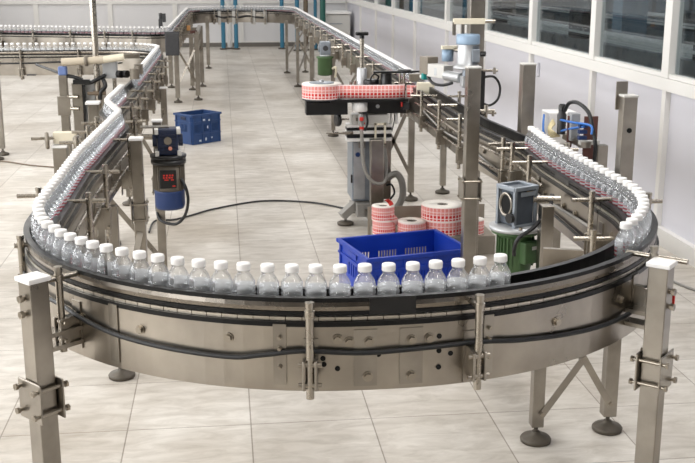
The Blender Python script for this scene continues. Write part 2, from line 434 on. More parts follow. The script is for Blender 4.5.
# ------------------------------------------------------------------ the bottle line path
def round_path(pts, rad, step=.03):
    """polyline with rounded corners, resampled"""
    P = [V((x, y)) for x, y in pts]; out = [P[0]]
    for i in range(1, len(P)-1):
        a, b, c = P[i-1], P[i], P[i+1]; r = rad[i]
        u = (a-b).normalized(); w_ = (c-b).normalized()
        ang = u.angle(w_)
        d = r/math.tan(ang/2) if r > 0 else 0
        if r <= 0 or ang > PI-1e-3: out.append(b); continue
        p0 = b+u*d; bis = (u+w_).normalized(); cen = b+bis*(r/math.sin(ang/2))
        p1 = b+w_*d; e0 = p0-cen; e1 = p1-cen; a0 = math.atan2(e0.y, e0.x); a1 = math.atan2(e1.y, e1.x)
        da = (a1-a0+PI) % (2*PI)-PI
        n = max(4, int(abs(da)*r/step))
        for k in range(n+1):
            q = a0+da*k/n; out.append(cen+V((math.cos(q), math.sin(q)))*r)
    out.append(P[-1])
    res = [out[0]]
    for i in range(1, len(out)):
        L = (out[i]-out[i-1]).length
        if L < 1e-5: continue
        n = max(1, int(L/.1))
        for k in range(1, n+1): res.append(out[i-1].lerp(out[i], k/n))
    return res
PTS = [(-3.4, 11.06), (-.63, 11.0), (-.64, 7.9), (-.68, 6.2), (-.565, 5.72), (-.617, 4.43), (-.612, 2.57), (.345, 2.57),
       (1.42, 2.57), (1.42, 4.4), (1.455, 4.85), (1.39, 5.6), (1.39, 21.35), (-.66, 21.35), (-.69, 13.77), (-3.2, 14.6)]
RAD = [0, .55, 3, .5,   .35, 2, .95, 0, 1.02, 1, .6, 1, 1.1, .85, .22, 0]
PATH = round_path(PTS, RAD)
SS = [0.]
for i in range(1, len(PATH)): SS.append(SS[-1]+(PATH[i]-PATH[i-1]).length)
TOT = SS[-1]
import bisect
def at(s):
    """point and outward normal at arc length s"""
    s = min(max(s, 0), TOT-1e-6); i = min(max(bisect.bisect_right(SS, s)-1, 0), len(PATH)-2)
    t = (s-SS[i])/(SS[i+1]-SS[i]); p = PATH[i].lerp(PATH[i+1], t)
    def tan(k): return (PATH[min(k+1, len(PATH)-1)]-PATH[max(k-1, 0)]).normalized()
    d = tan(i).lerp(tan(i+1), t).normalized()
    return p, V((d.y, -d.x)), d
def near(x, y):
    q = V((x, y)); best = (1e9, 0)
    for i in range(len(PATH)-1):
        a, b = PATH[i], PATH[i+1]; ab = b-a; t = max(0, min(1, (q-a).dot(ab)/ab.length_squared))
        d = (a+ab*t-q).length
        if d < best[0]: best = (d, SS[i]+t*ab.length)
    return best[1]
def P3(s, n, z):
    p, nn, d = at(s); return V((p.x+nn.x*n, p.y+nn.y*n, z))
def srange(s0, s1, step=.04):
    k = max(2, int((s1-s0)/step)); return [s0+(s1-s0)*i/k for i in range(k+1)]
def sweep(mb, s0, s1, prof, step=.05, closed=True, caps=True):
    ss = srange(s0, s1, step); n = len(prof); vs = []
    for s in ss:
        for (q, z) in prof: vs.append(P3(s, q, z))
    fs = []
    for i in range(len(ss)-1):
        for k in range(n if closed else n-1):
            fs.append((i*n+k, i*n+(k+1) % n, (i+1)*n+(k+1) % n, (i+1)*n+k))
    mb.add(vs, fs)
    if caps and closed: mb.add(vs[:n], [tuple(range(n))]); mb.add(vs[-n:], [tuple(range(n))[::-1]])
    return mb
ZB = 1.036                                      # top of the chain
def rect(n0, n1, z0, z1): return [(n0, z0), (n1, z0), (n1, z1), (n0, z1)]

S_A = near(-.612, 3.54); S_B = near(1.42, 3.66); S_C = near(.3, 21.35)
SEC = {
 'left': (0, S_A), 'front': (S_A, S_B), 'right': (S_B, S_C), 'back': (S_C, TOT)}
LAB = {'left': 'long steel bottle conveyor at left, straight run with curve and cross run',
       'front': 'wide curved steel bottle conveyor in the foreground with black edge rails',
       'right': 'long straight steel bottle conveyor along the white window wall at right',
       'back': 'distant steel bottle conveyor turning to the cross run at far left'}
CV = {}
for k, (s0, s1) in SEC.items():
    p, _, _ = at((s0+s1)/2)
    CV[k] = thing('bottle_conveyor', LAB[k], 'conveyor', (p.x, p.y, 0))
def B(mb, name, mats, sec):
    t = CV[sec] if isinstance(sec, str) else sec
    root = t
    while root.parent: root = root.parent
    return mb.build(name, mats, t, root.location)
for k, (s0, s1) in SEC.items():
    a, b = s0+.003, s1-.003
    for sg in (1, -1):
        mb = MB(); sweep(mb, a, b, rect(.053*sg, .057*sg, .838, 1.012))
        sweep(mb, a, b, rect(.04*sg, .053*sg, 1.004, 1.012)); sweep(mb, a, b, rect(.04*sg, .053*sg, .838, .844))
        B(mb, 'skirt_panel', M['steel_sheet'], k)
        mb = MB(); sweep(mb, a, b, rect(.036*sg, .0585*sg, 1.0125, 1.0258)); B(mb, 'wear_strip', M['blackrail'], k)
    # slat chain
    mb = MB(); n = int((b-a)/.04)
    for i in range(n):
        q0 = a+(b-a)*i/n; q1 = a+(b-a)*(i+1)/n-.0022
        vs = []
        for s in (q0, q1):
            for (q, z) in rect(-.050, .050, 1.0265, ZB): vs.append(P3(s, q, z))
        mb.add(vs, [(0, 1, 5, 4), (1, 2, 6, 5), (2, 3, 7, 6), (3, 0, 4, 7), (0, 3, 2, 1), (4, 5, 6, 7)])
    B(mb, 'slat_chain', M['chain'], k)
    mb = MB(); sweep(mb, a, b, rect(-.0485, .0485, 1.0262, 1.0335)); B(mb, 'chain_bed', M['band'], k)
# guide rails: black profile with a bright steel band on its outer face
def rail(sec, s0, s1, sg, band=True, breaks=(), top=None):
    mb = MB(); z = 1.040; zt = top or (1.087 if sg > 0 else 1.066); zm = zt-.011
    prof = [(.0325, z), (.050, z), (.050, z+.0105), (.041, z+.012), (.041, zm-.001), (.051, zm), (.051, zt), (.0325, zt)]
    sweep(mb, s0, s1, [(q*sg, zz) for q, zz in prof]); r = B(mb, 'guide_rail', M['blackrail'], sec)
    if band:
        segs = []; c = s0
        for (u, v) in sorted(breaks): segs.append((c, u)); c = v
        segs.append((c, s1)); b0, b1 = z+.0122, zm-.0012
        for (u, v) in segs:
            m2 = MB(); sweep(m2, u, v, [(.0412*sg, b0), (.0485*sg, b0), (.0505*sg, (b0+b1)/2), (.0485*sg, b1), (.0412*sg, b1)])
            B(m2, 'steel_band', M['band'], r)
        for (u, v) in breaks:
            m2 = MB(); sweep(m2, u, v, rect(.0412*sg, .0525*sg, z+.002, zt-.002)); B(m2, 'rail_joint', M['black'], r)
    return r
def XF(px): return .192+(px-310)*.00252         # along the front panel
def sf(px, n=.06):
    x = XF(px)
    if x < .338: x = .338+(x-.338)*.95/(.95+n)
    elif x > .40: x = .40+(x-.40)*1.02/(1.02+n)
    return near(x, 2.57)
s_g0, s_g1 = sf(373), sf(421)
for k, (s0, s1) in SEC.items():
    for sg in (1, -1):
        br = [(s_g0, s_g1)] if (k == 'front' and sg == 1) else ([(near(1.42, 4.02), near(1.42, 4.2))] if (k == 'right' and sg == -1) else [])
        if k == 'front' and sg == -1:
            sm = near(1.30, 3.08); rail(k, s0+.004, sm-.001, sg, True, br, 1.086); rail(k, sm+.001, s1-.004, sg, True)
        else: rail(k, s0+.004, s1-.004, sg, True, br)

# ------------------------------------------------------------------ conveyor fittings
def leg(sec, x, y, ztop=1.0, w=.05, rz=0., foot=True, cap=None, mat='steel'):
    mb = MB().box((x, y, (ztop+.07)/2), (w, w, ztop-.07), rz, bev=.003)
    o = B(mb, 'leg', M[mat], sec)
    if foot:
        f = MB().lathe([(.03, 0), (.062, .002), (.064, .014), (.058, .022), (.022, .034), (.016, .046)], (x, y, 0), 20)
        f.cyl((x, y, .034), (x, y, .075), .009, n=8); B(f, 'foot', M['foot'], o)
    if cap:
        c = MB().box((x, y, ztop+.006), (w+.012, w+.012, .014), rz, bev=.003); B(c, 'cap', M['whitecap'], o)
    return o
def bolt(sec, s, n, z, r=.010, name='bolt', mat='bolt'):
    p, nn, d = at(s); sg = 1 if n > 0 else -1
    a = P3(s, n, z); q = V((nn.x, nn.y, 0))*sg
    mb = MB().cyl(a, a+q*.003, r*1.35, n=16).cyl(a+q*.003, a+q*.011, r, n=6)
    return B(mb, name, M[mat], sec)
def hole(sec, s, n, z, r=.007):
    p, nn, d = at(s); q = V((nn.x, nn.y, 0))*(1 if n > 0 else -1); a = P3(s, n, z)
    return B(MB().cyl(a, a+q*.0012, r, n=14), 'bolt_hole_shade', M['hole'], sec)  # flat disc, the shade of the hole is in its colour
def strap(sec, s, w, z0, z1, n=.0575, t=.004):
    a, b = s-w/2, s+w/2; mb = MB(); sweep(mb, a, b, rect(n, n+t, z0, z1), .02)
    return B(mb, 'joint_strap', M['steel'], sec)
def bracket(sec, s, sg=1, ztop=1.10, length=.25, off=.052, bar=.075, zbar=None, lane=.03, clamp=True):
    """post rod clamped to the skirt with a radial bar that carries the guide rail"""
    n0 = (.057+off)*sg; a = P3(s, n0, ztop-length); b = P3(s, n0, ztop)
    p, nn, d = at(s); q = V((nn.x, nn.y, 0))*sg; dd = V((d.x, d.y, 0)); rz = math.atan2(d.y, d.x)
    mb = MB().cyl(a, b, .0105, n=14)
    mb.cyl(b-V((0, 0, .03)), b-V((0, 0, .012)), .0135, n=14).cyl(b-V((0, 0, .012)), b-V((0, 0, .002)), .009, n=14).cyl(b-V((0, 0, .002)), b+V((0, 0, .010)), .012, n=14)
    o = B(mb, 'guide_bracket', M['rod'], sec)
    zb = ztop-.022 if zbar is None else zbar
    c = P3(s, n0, zb); i0 = P3(s, (.057-lane)*sg, zb)
    cb = MB().cyl(P3(s, (.057+off+bar)*sg, zb), P3(s, .0565*sg, zb) if lane <= .0006 else i0, .008, n=12)
    B(cb, 'crossbar', M['rod'], o)
    if clamp:
        z0 = ztop-length*.90; z1 = ztop-length*.58; zm = (z0+z1)/2
        m2 = MB()
        for u in (-1, 1): m2.box(P3(s, n0, zm)+dd*u*.0155, (.007, .030, z1-z0), rz, bev=.002)
        m2.box(P3(s, (.057+off/2)*sg, zm), (.024, off, z1-z0), rz)
        m2.box(P3(s, n0-.016*sg, zm), (.03, .006, z1-z0), rz)
        B(m2, 'clamp', M['steel'], o)
        for zc in (z0+.012, z1-.012):
            e = P3(s, n0+.004*sg, zc); B(MB().cyl(e-dd*.030, e+dd*.030, .0065, n=10), 'clamp_pin', M['bolt'], o)
        m3 = MB(); sweep(m3, s-.018, s+.018, rect(.0575*sg, .0615*sg, ztop-length*1.0, ztop-length*.42), .02); B(m3, 'mounting_plate', M['steel'], o)
    return o

# --- foreground bend
F = 'front'
for px in (310, 485): bracket(F, sf(px, .109), 1, 1.085, .245, bar=.012)
bracket(F, near(-.50, 2.795), 1, 1.098, .235, bar=.07)
s_r = near(1.43, 3.56); bracket(F, s_r, 1, 1.10, .2, off=.035, bar=.05)
bracket(F, near(-.66, 3.24), 1, 1.085, .2, off=.008, bar=.02)
bracket(F, near(1.22, 2.78)+.03, 1, 1.105, .2, bar=.10)
for px, wd in ((280, .032), (503, .027)):
    strap(F, sf(px), wd, .856, 1.02)
    for z in (.905, .955, .985): bolt(F, sf(px), .0615, z, .005, 'screw')
for px, wd in ((369, .058), (416, .058)): strap(F, sf(px), wd, .851, 1.004, .0575, .003)
strap(F, near(-.305, 2.76), .03, .856, 1.02)
for px, z in ((222, .975), (352, .972), (372, .972), (416, .972), (435, .972), (371, .877), (416, .874), (340, .98)): bolt(F, sf(px), .0606 if px in (372, 371, 416) else .0575, z)
bolt(F, near(.86, 2.66), .0575, .965); bolt(F, near(1.1, 2.82), .0575, .965); bolt(F, near(-.22, 2.72), .0575, .965); bolt(F, near(-.40, 2.86), .0575, .955)
for px, z in ((446, .975), (446, .935), (459, .925), (340, .90), (326, .912), (325, .928), (446, .89), (382, .935), (407, .905)): hole(F, sf(px), .0575, z)
for x, y, z in ((1.30, 3.1, .88), (1.36, 3.2, .93)): hole(F, near(x, y), .0575, z)
# black cable clipped along the outer skirt
cpts = []
for x, y, z in ((-.71, 3.5, .985), (-.66, 3.1, .975), (-.52, 2.85, .972), (-.42, 2.80, .955), (-.30, 2.72, .938), (-.15, 2.64, .930), (0, 2.575, .927), (.08, 2.575, .937), (.19, 2.575, .952), (.33, 2.575, .945), (.48, 2.575, .95),
                (.63, 2.575, .952), (.76, 2.6, .938), (.93, 2.70, .922), (1.08, 2.8, .915), (1.2, 2.92, .925), (1.33, 3.13, .95), (1.42, 3.5, .975)):
    cpts.append(P3(near(x, y), .069, z))
B(MB().tube(smooth_pts(cpts, 8), .0068, 10), 'cable', M['rubber'], F)
# the two white-capped support posts of the bend
def support_post(sec, x, y, rz, ztop, w=.058, clampz=.73, ax=0):
    o = leg(sec, x, y, ztop, w, rz, True, True); o.name = 'support_post'
    R = Matrix.Rotation(rz+(PI/2 if ax else 0), 3, 'Z'); c = V((x, y, 0)); r2 = rz+(PI/2 if ax else 0)
    for sgn in (-1, 1):
        mb = MB().box(c+R @ V((0, sgn*(w/2+.006), clampz)), (w+.05, .006, .115), r2, bev=.002); B(mb, 'clamp_plate', M['steel'], o)
    for u in (-1, 1):
        for z in (-.035, .035):
            mb = MB()
            p = c+R @ V((u*(w/2+.012), 0, clampz+z)); e = R @ V((0, w/2+.022, 0))
            mb.cyl(p-e*1.1, p+e*1.1, .0055, n=8); mb.cyl(p-e*1.1, p-e*.95, .010, n=6); mb.cyl(p+e*.95, p+e*1.1, .010, n=6)
            B(mb, 'clamp_bolt', M['bolt'], o)
    return o
p1 = support_post(F, -.524, 2.775, math.radians(42), 1.086, clampz=.75, ax=1)
p2 = support_post(F, 1.228, 2.765, math.radians(48), 1.072, clampz=.755)
for (x, y, po) in ((-.524, 2.775, p1), (1.228, 2.765, p2)):
    s = near(x, y); pp, nn, d = at(s); dist = (V((x, y))-pp).length
    mb = MB()
    for z in (.925, .885): mb.box(P3(s, (.057+dist-.02)/2, z), (.05, max(.01, dist-.02-.057), .012), math.atan2(d.y, d.x))
    B(mb, 'bracket_arm', M['steel'], po)
    for z in ((1.042, .998) if x < 0 else (1.0, .955)):
        a = P3(s, dist+.02, z); q = V((nn.x, nn.y, 0)); mb = MB().cyl(a, a+q*.026, .007, n=8).cyl(a+q*.016, a+q*.026, .011, n=6)
        B(mb, 'bolt', M['bolt'], po)
MB_ = MB().box((1.275, 2.79, .965), (.006, .022, .05), math.radians(48)); B(MB_, 'red_sticker', M['red'], p2)

# --- legs of the foreground / right corner
lg1 = leg('right', 1.235, 3.88, 1.0); lg2 = leg('right', 1.567, 3.95, 1.41, .056)
B(MB().box((1.567, 3.95, 1.413), (.06, .06, .008), bev=.002), 'cap', M['lightgrey'], lg2)
B(MB().cyl((1.567, 3.9215, 1.28), (1.567, 3.9185, 1.28), .010, n=12), 'hole', M['hole'], lg2)
mid = V((1.40, 3.84, .86))
def flat(sec, a, b, w=.028, t=.005, up=(0, 1, 0), name='brace'): 
    return B(MB().bar(a, b, w, t, up), name, M['steel'], sec)
flat('right', (1.245, 3.85, .125), (1.42, 3.86, .37)); flat('right', (1.562, 3.915, .125), (1.41, 3.855, .37)); flat('right', (1.415, 3.88, .34), (1.415, 3.88, .86), .03)
for x, y in ((1.247, 3.85), (1.559, 3.915)): B(MB().cyl((x, y+.01, .135), (x, y-.012, .135), .009, n=8), 'bolt', M['bolt'], 'right')
# tall posts straddling the right run (with clamps), and one more outside
for (x, y, zt, cz) in ((1.255, 5.25, 1.405, .78), (1.60, 5.46, 1.40, .75)):
    o = leg('right', x, y, zt, .068 if x < 1.5 else .07, 0, True, None); o.name = 'tall_post'
    B(MB().box((x, y, zt+.003), (.074, .074, .008), bev=.002), 'cap', M['lightgrey'], o)
    for z in (-.045, .045):
        for sx in (-1, 1): B(MB().cyl((x-.055, y+sx*.045, cz+z), (x+.055, y+sx*.045, cz+z), .006, n=8), 'clamp_bolt', M['bolt'], o)
    for sx in (-1, 1): B(MB().box((x+sx*.046, y, cz), (.006, .12, .12), bev=.002), 'clamp_plate', M['steel'], o)
B(MB().box((1.550, 3.982, 1.41), (.045, .008, .11)), 'mounting_plate', M['steel'], 'right')
for (x, y) in ((1.525, 8.5), (1.235, 8.5), (1.85, 8.75), (1.235, 12), (1.55, 12), (1.235, 15), (1.55, 15), (1.193, 17.2), (1.50, 17.9), (1.156, 19.5), (1.5, 19.6)):
    leg('right', x, y, .95 if x < 1.8 else .84)
flat('right', (1.525, 8.47, .2), (1.25, 8.47, .75), .03); flat('right', (1.235, 8.47, .2), (1.5, 8.47, .8), .03)
flat('right', (1.193, 17.2, .22), (1.5, 17.9, .8), .03); flat('right', (1.5, 17.9, .22), (1.193, 17.2, .8), .03)
flat('right', (1.156, 19.5, .3), (1.5, 19.6, .8), .03); flat('right', (1.235, 12, .22), (1.55, 12, .8), .03); flat('right', (1.55, 12, .22), (1.235, 12, .8), .03)
# inner brackets of the right run, and outer ones
for y, zt, ln in ((6.82, 1.10, .26), (6.24, 1.11, .29), (5.67, 1.105, .30), (4.95, 1.085, .26), (4.81, 1.085, .22), (4.42, 1.09, .2), (3.61, 1.10, .26)):
    bracket('right' if y > 3.66 else 'front', near(1.3, y), -1, zt, ln, off=.045, bar=.075, lane=.065)
bracket('front', near(1.36, 3.46), -1, .99, .14, off=.075, bar=.07, lane=.0, clamp=False)
for y in (7.6, 8.3, 9.1, 9.9, 10.7, 11.5, 12.3, 13.2, 14.1, 15.0, 16.0, 17.0, 18.0, 19.0): bracket('right', near(1.3, y), -1, 1.10, .27, off=.045, bar=.06, lane=.05)
for y in (4.55, 5.9, 6.6): bracket('right', near(1.6, y), 1, 1.12, .2, off=.045, bar=.05, lane=.03, clamp=False)
for y in (3.9, 4.05, 4.3, 4.7, 5.0, 5.35, 5.8, 6.1, 6.5): bolt('right', near(1.3, y), -.0575, .955, .010)
bolt('front', near(1.3, 3.3), -.0575, .93, .012); bolt('front', near(1.3, 3.5), -.0575, .97, .012); bolt('front', near(1.25, 3.15), -.0575, .9, .012)
# cables along the inner face of the right run
for (zs, r_) in (((.97, .93, .945, .9, .93, .95), .007), ((.93, .90, .90, .87, .90, .88), .006)):
    pp = [P3(near(1.3, y), -.068, z) for y, z in zip((7.0, 6.3, 5.7, 5.1, 4.4, 3.7), zs)]
    B(MB().tube(smooth_pts(pp, 8), r_, 8), 'cable', M['hosegrey'] if r_ > .0065 else M['rubber'], 'right')
# conduit pipes parallel to the run under the rail
for n_, z in ((-.075, .985), (-.085, .91)):
    mb = MB(); pts = [P3(s, n_, z) for s in srange(near(1.3, 4.3), near(1.3, 7.2), .2)]; B(mb.tube(pts, .007, 8), 'rail_rod', M['rod'], 'right')
# folded steel guard boxes at the foot of the inner corner
mb = MB(); c0 = V((1.27, 3.42, 0))
mb.box((1.17, 3.40, .80), (.16, .02, .10), math.radians(8)); mb.box((1.19, 3.52, .85), (.14, .02, .14), math.radians(-20))
B(mb, 'guard_plate', M['steel_sheet'], 'front')

# --- left run
for y, zt in ((5.26, 1.09), (4.44, 1.085), (3.87, 1.085)):
    bracket('left', near(-.52, y), -1, zt, .30, off=.05, bar=.06, lane=.05)
for y in (6.95, 7.4, 8.0, 8.6, 9.2, 9.8, 6.5, 5.9): bracket('left', near(-.52, y), -1, 1.09, .26, off=.05, bar=.06, lane=.05)
for y, zt in ((5.72, 1.11), (5.41, 1.11), (5.08, 1.11), (3.96, 1.09)): bracket('left', near(-.73, y), 1, zt, .24, off=.06 if y > 4 else .03, bar=.08, lane=.03)
for x in (-2.75, -2.02, -1.45): bracket('left', near(x, 11.0), 1, 1.09, .29, off=.045, bar=.03, lane=.02)
for y in (3.75, 4.1, 4.6, 5.05, 5.5): bolt('left', near(-.5, y), -.0575, .95, .010)
leg('left', -.437, 5.18, 1.08, .056, 0, True, True); leg('left', -.525, 4.79, .84, .045)
o = leg('left', -.395, 6.15, 1.03, .05, 0, True, True); leg('left', -.85, 6.15, .95)
for x in (-2.31, -1.25): leg('left', x, 11.15, .86); leg('left', x, 10.87, .86)
leg('left', -.49, 8.6, .95, .05, 0, True, True); leg('left', -.80, 8.6, .95)
flat('left', (-.437, 5.15, .62), (-.50, 4.79, .30), .03, name='diagonal_brace')
flat('left', (-.395, 6.12, .2), (-.85, 6.12, .8), .03); flat('left', (-.49, 8.57, .2), (-.8, 8.57, .8), .03)
for (y, z) in ((5.18, .72), (6.15, .66)):
    x = -.437 if y < 6 else -.395
    for dz in (-.04, .04):
        for sx in (-1, 1): B(MB().cyl((x-.045, y+sx*.036, z+dz), (x+.045, y+sx*.036, z+dz), .005, n=8), 'clamp_bolt', M['bolt'], 'left')
    for sx in (-1, 1): B(MB().box((x+sx*.036, y, z), (.006, .1, .11), bev=.002), 'clamp_plate', M['steel'], 'left')
for n_, z in ((-.075, .985), (-.085, .92)):
    pts = [P3(s, n_, z) for s in srange(near(-.5, 5.6), near(-.5, 3.7), .15)]; B(MB().tube(pts, .007, 8), 'rail_rod', M['rod'], 'left')
pts = [P3(near(x, 11), .068, z) for x, z in ((-3.2, .985), (-2.6, .965), (-2.0, .96), (-1.6, .97), (-1.2, .95), (-1.0, .96))]
B(MB().tube(smooth_pts(pts, 6), .008, 8), 'cable', M['rubber'], 'left')
B(MB().box((-1.93, 10.95, .845), (.09, .03, .012)), 'stop_plate', M['darkgrey'], 'left')

# --- back run
for x, y in ((-.67, 15.35), (-.385, 15.62), (-.50, 16.94), (-.357, 17.42), (-.292, 20.6), (-.9, 15.5), (-.85, 17.3)): leg('back', x, y, .98, .068)
for x, y in ((-.385, 15.62), (-.357, 17.42), (-.5, 16.94)): B(MB().box(((x-.63)/2, y, .93), (abs(x+.63), .05, .05)), 'cross_beam', M['steel'], 'back')
B(MB().box((-.372, 16.5, .97), (.05, 1.9, .05)), 'side_beam', M['steel'], 'back')
for x in (-.1, .22, .66, .98):
    k = 'back' if x < .3 else 'right'; q = near(x, 21.35)
    mb = MB(); sweep(mb, q-.03, q+.03, rect(-.0575, -.085, .80, 1.06), .03); B(mb, 'joint_strap', M['lightgrey'], k)
mb = MB(); sweep(mb, near(.62, 21.35), near(.36, 21.35), rect(-.0505, -.058, 1.042, 1.068), .05); B(mb, 'rail_joint', M['black'], 'right')
flat('back', (-.67, 15.35, .22), (-.385, 15.62, .8), .03); flat('back', (-.385, 15.62, .22), (-.67, 15.35, .8), .03)
flat('back', (-.5, 16.94, .22), (-.357, 17.42, .8), .03)
for y in (14.4, 15.0, 15.7, 16.4, 17.2, 18.0, 19.0, 19.8): bracket('back', near(-.6, y), -1, 1.1, .28, off=.05, bar=.05, lane=.05)
for x in (-.25, .1, .28): bracket('back', near(x, 21.35), -1, 1.09, .28, off=.05, bar=.03, lane=.03)
for x in (.62, 1.0): bracket('right', near(x, 21.35), -1, 1.09, .28, off=.05, bar=.03, lane=.03)
for x in (-3.0, -2.5, -1.95, -1.45, -1.05): bracket('back', near(x, 14.1), -1, 1.10, .24, off=.05, bar=.03, lane=.03)
mb = MB().box((-.63, 13.42, .965), (.17, .12, .27), bev=.01); mb.cyl((-.72, 13.42, 1.09), (-.54, 13.42, 1.09), .03)
B(mb, 'drive_housing', M['darkgrey'], 'back')
pts = [P3(near(x, 21.35), -.07, z) for x, z in ((-.2, .97), (.0, .93), (.15, .95), (.29, .93))]; B(MB().tube(smooth_pts(pts, 5), .02, 8), 'cable', M['rubber'], 'back')
pts = [P3(near(x, 21.35), -.07, z) for x, z in ((.31, .93), (.5, .96), (.7, .94), (.95, .93))]; B(MB().tube(smooth_pts(pts, 5), .02, 8), 'cable', M['rubber'], 'right')
# photo-eye fittings at the far-left corner
mb = MB().box((-.50, 15.9, 1.03), (.05, .06, .07)); B(mb, 'sensor', M['orange'], 'back')
mb = MB().box((-.42, 15.6, .99), (.10, .05, .04)); B(mb, 'sensor', M['brownplate'], 'back')
mb = MB().box((-.83, 14.6, 1.16), (.05, .08, .12)).cyl((-.83, 14.6, 1.2), (-.83, 14.6, 1.3), .02).box((-.83, 15.4, 1.2), (.06, .08, .12)); B(mb, 'sensor', M['darkgrey'], 'back')

# ------------------------------------------------------------------ bottles
HB = .124
def bottle_profile(full=True):
    if not full:
        return [(.0245, 0), (.0285, .004), (.0285, .072), (.024, .084), (.0145, .099), (.0145, .106)]
    p = [(.022, .0015), (.0262, 0), (.0288, .004), (.029, .012)]
    for z in (.018, .031, .044, .057):
        p += [(.029, z-.003), (.0263, z-.0008), (.0263, z+.0012), (.029, z+.0035)]
    p += [(.0291, .068), (.0286, .074), (.0262, .081), (.0218, .089), (.0172, .096), (.0145, .100), (.0145, .1025), (.0168, .103), (.0168, .1045), (.0145, .105), (.0145, .112)]
    return p
CAP = [(.0174, .1065), (.0176, .1075), (.0176, .121), (.0168, .1238), (.014, .1246), (0, .1248)]
me_body = None
def mk(name, mb, mats):
    o = mb.build(name, mats); me = o.data; bpy.data.objects.remove(o); return me
mb = MB().lathe(bottle_profile(), n=28); ME_BODY = mk('bottle_body', mb, M['pet'])
mb = MB().lathe(CAP, n=28)
for i in range(28):
    a = 2*PI*i/28; c = V((math.cos(a), math.sin(a), 0))
    mb.box(c*.0176+V((0, 0, .114)), (.0008, .0016, .013), a)
ME_CAP = mk('cap', mb, M['whitecap'])
mb = MB(); n = 20; vs = []
for z in (.008, .067):
    for i in range(n+1):
        a = math.radians(-62+124*i/n); vs.append((math.cos(a)*.0294, math.sin(a)*.0294, z))
mb.add(vs, [(i, i+1, n+2+i, n+1+i) for i in range(n)], True); ME_LAB = mk('label', mb, M['blabel'])
# outward facing normals on the open label sheet
def fix_label(me):
    bm = bmesh.new(); bm.from_mesh(me)
    for f in bm.faces:
        c = f.calc_center_median()
        if f.normal.dot(V((c.x, c.y, 0))) < 0: f.normal_flip()
    bm.to_mesh(me); bm.free()
fix_label(ME_LAB)
def simple_bottle(mb, o=(0, 0, 0), rz=0, n=12):
    mb.mat(0).lathe(bottle_profile(False), o, n)
    mb.mat(1).lathe([(.0176, .1065), (.0176, .122), (0, .1248)], o, n)
    k = 8; vs = []
    for z in (.008, .067):
        for i in range(k+1):
            a = rz+math.radians(-62+124*i/k); vs.append((o[0]+math.cos(a)*.0294, o[1]+math.sin(a)*.0294, o[2]+z))
    mb.mat(2).add(vs, [(i, i+1, k+2+i, k+1+i) for i in range(k)], True)
mb = MB(); simple_bottle(mb); ME_SIMPLE = mk('water_bottle', mb, [M['pet'], M['whitecap'], M['blabel']])
NB = [0]
def bottle(s, label, group, parts=True, dn=0.):
    p = P3(s, dn, ZB); _, nn, _ = at(s)
    rz = math.atan2(-nn.y, -nn.x)+random.uniform(-.2, .2)
    NB[0] += 1
    if parts:
        t = thing('water_bottle', label, 'bottle', p, rz, group)
        for nm, me in (('bottle_body', ME_BODY), ('cap', ME_CAP), ('label', ME_LAB)):
            o = bpy.data.objects.new(nm, me); COL.objects.link(o); o.parent = t
    else:
        t = bpy.data.objects.new('water_bottle', ME_SIMPLE); COL.objects.link(t); t.location = p; t.rotation_euler = (0, 0, rz)
        tag(t, label, 'bottle', group)
    return t
# front row, from the gap leftwards and round the left bend
s = near(.731, 2.575); s_end = near(-.625, 3.30); i = 0
while s > s_end:
    i += 1
    bottle(s+random.uniform(-.0012, .0012), 'clear water bottle in the front row, %s to the left of the empty gap' % ordinal(i), 'bottles in the front row', True, random.uniform(-.002, .002))
    s -= .0628 if i < 19 else .0606
# left straight run away to the coding station
s_stop = near(-.67, 7.0); i = 0
while s > s_stop:
    i += 1
    bottle(s, 'clear water bottle on the left straight run, %s behind the front bend' % ordinal(i), 'bottles on the left run', True, random.uniform(-.001, .001))
    s -= .0600
# beyond the coding gap, corner and cross run at the left edge
s = near(-.64, 7.86); i = 0
while P3(s, 0, 0).x > -2.35:
    i += 1
    bottle(s, 'small clear bottle past the coding gap on left run, %s from the gap' % ordinal(i), 'bottles beyond the gap on the left run', False)
    s -= .0602
# right run: from the empty gap back to the step in the rail
s = near(1.18, 2.93); i = 0
while P3(s, 0, 0).y < 4.88:
    i += 1
    bottle(s, 'clear red-banded bottle on the right bend, %s beyond the empty gap' % ordinal(i), 'bottles on the right bend', True, .002)
    s += .0602
# far right run past the labelling head: individuals up to three hundred, the rest as one dense row
s = near(1.39, 7.35); i = 0
while NB[0] < 299:
    i += 1
    bottle(s, 'small white-capped bottle on far right run, %s behind the cream applicator block' % ordinal(i), 'bottles on the far right run', False)
    s += .0602
mb = MB(); s_far = s
while s < TOT-.05:
    p = P3(s, 0, ZB); _, nn, _ = at(s); simple_bottle(mb, p, math.atan2(-nn.y, -nn.x), 8); s += .0602
p0 = P3(s_far, 0, ZB)
o = mb.build('distant_bottle', [M['pet'], M['whitecap'], M['blabel']], None, p0); o.location = p0
tag(o, 'dense far row of tiny white-capped bottles along the rear conveyors', 'bottle', kind='stuff')
print('BOTTLES', NB[0])

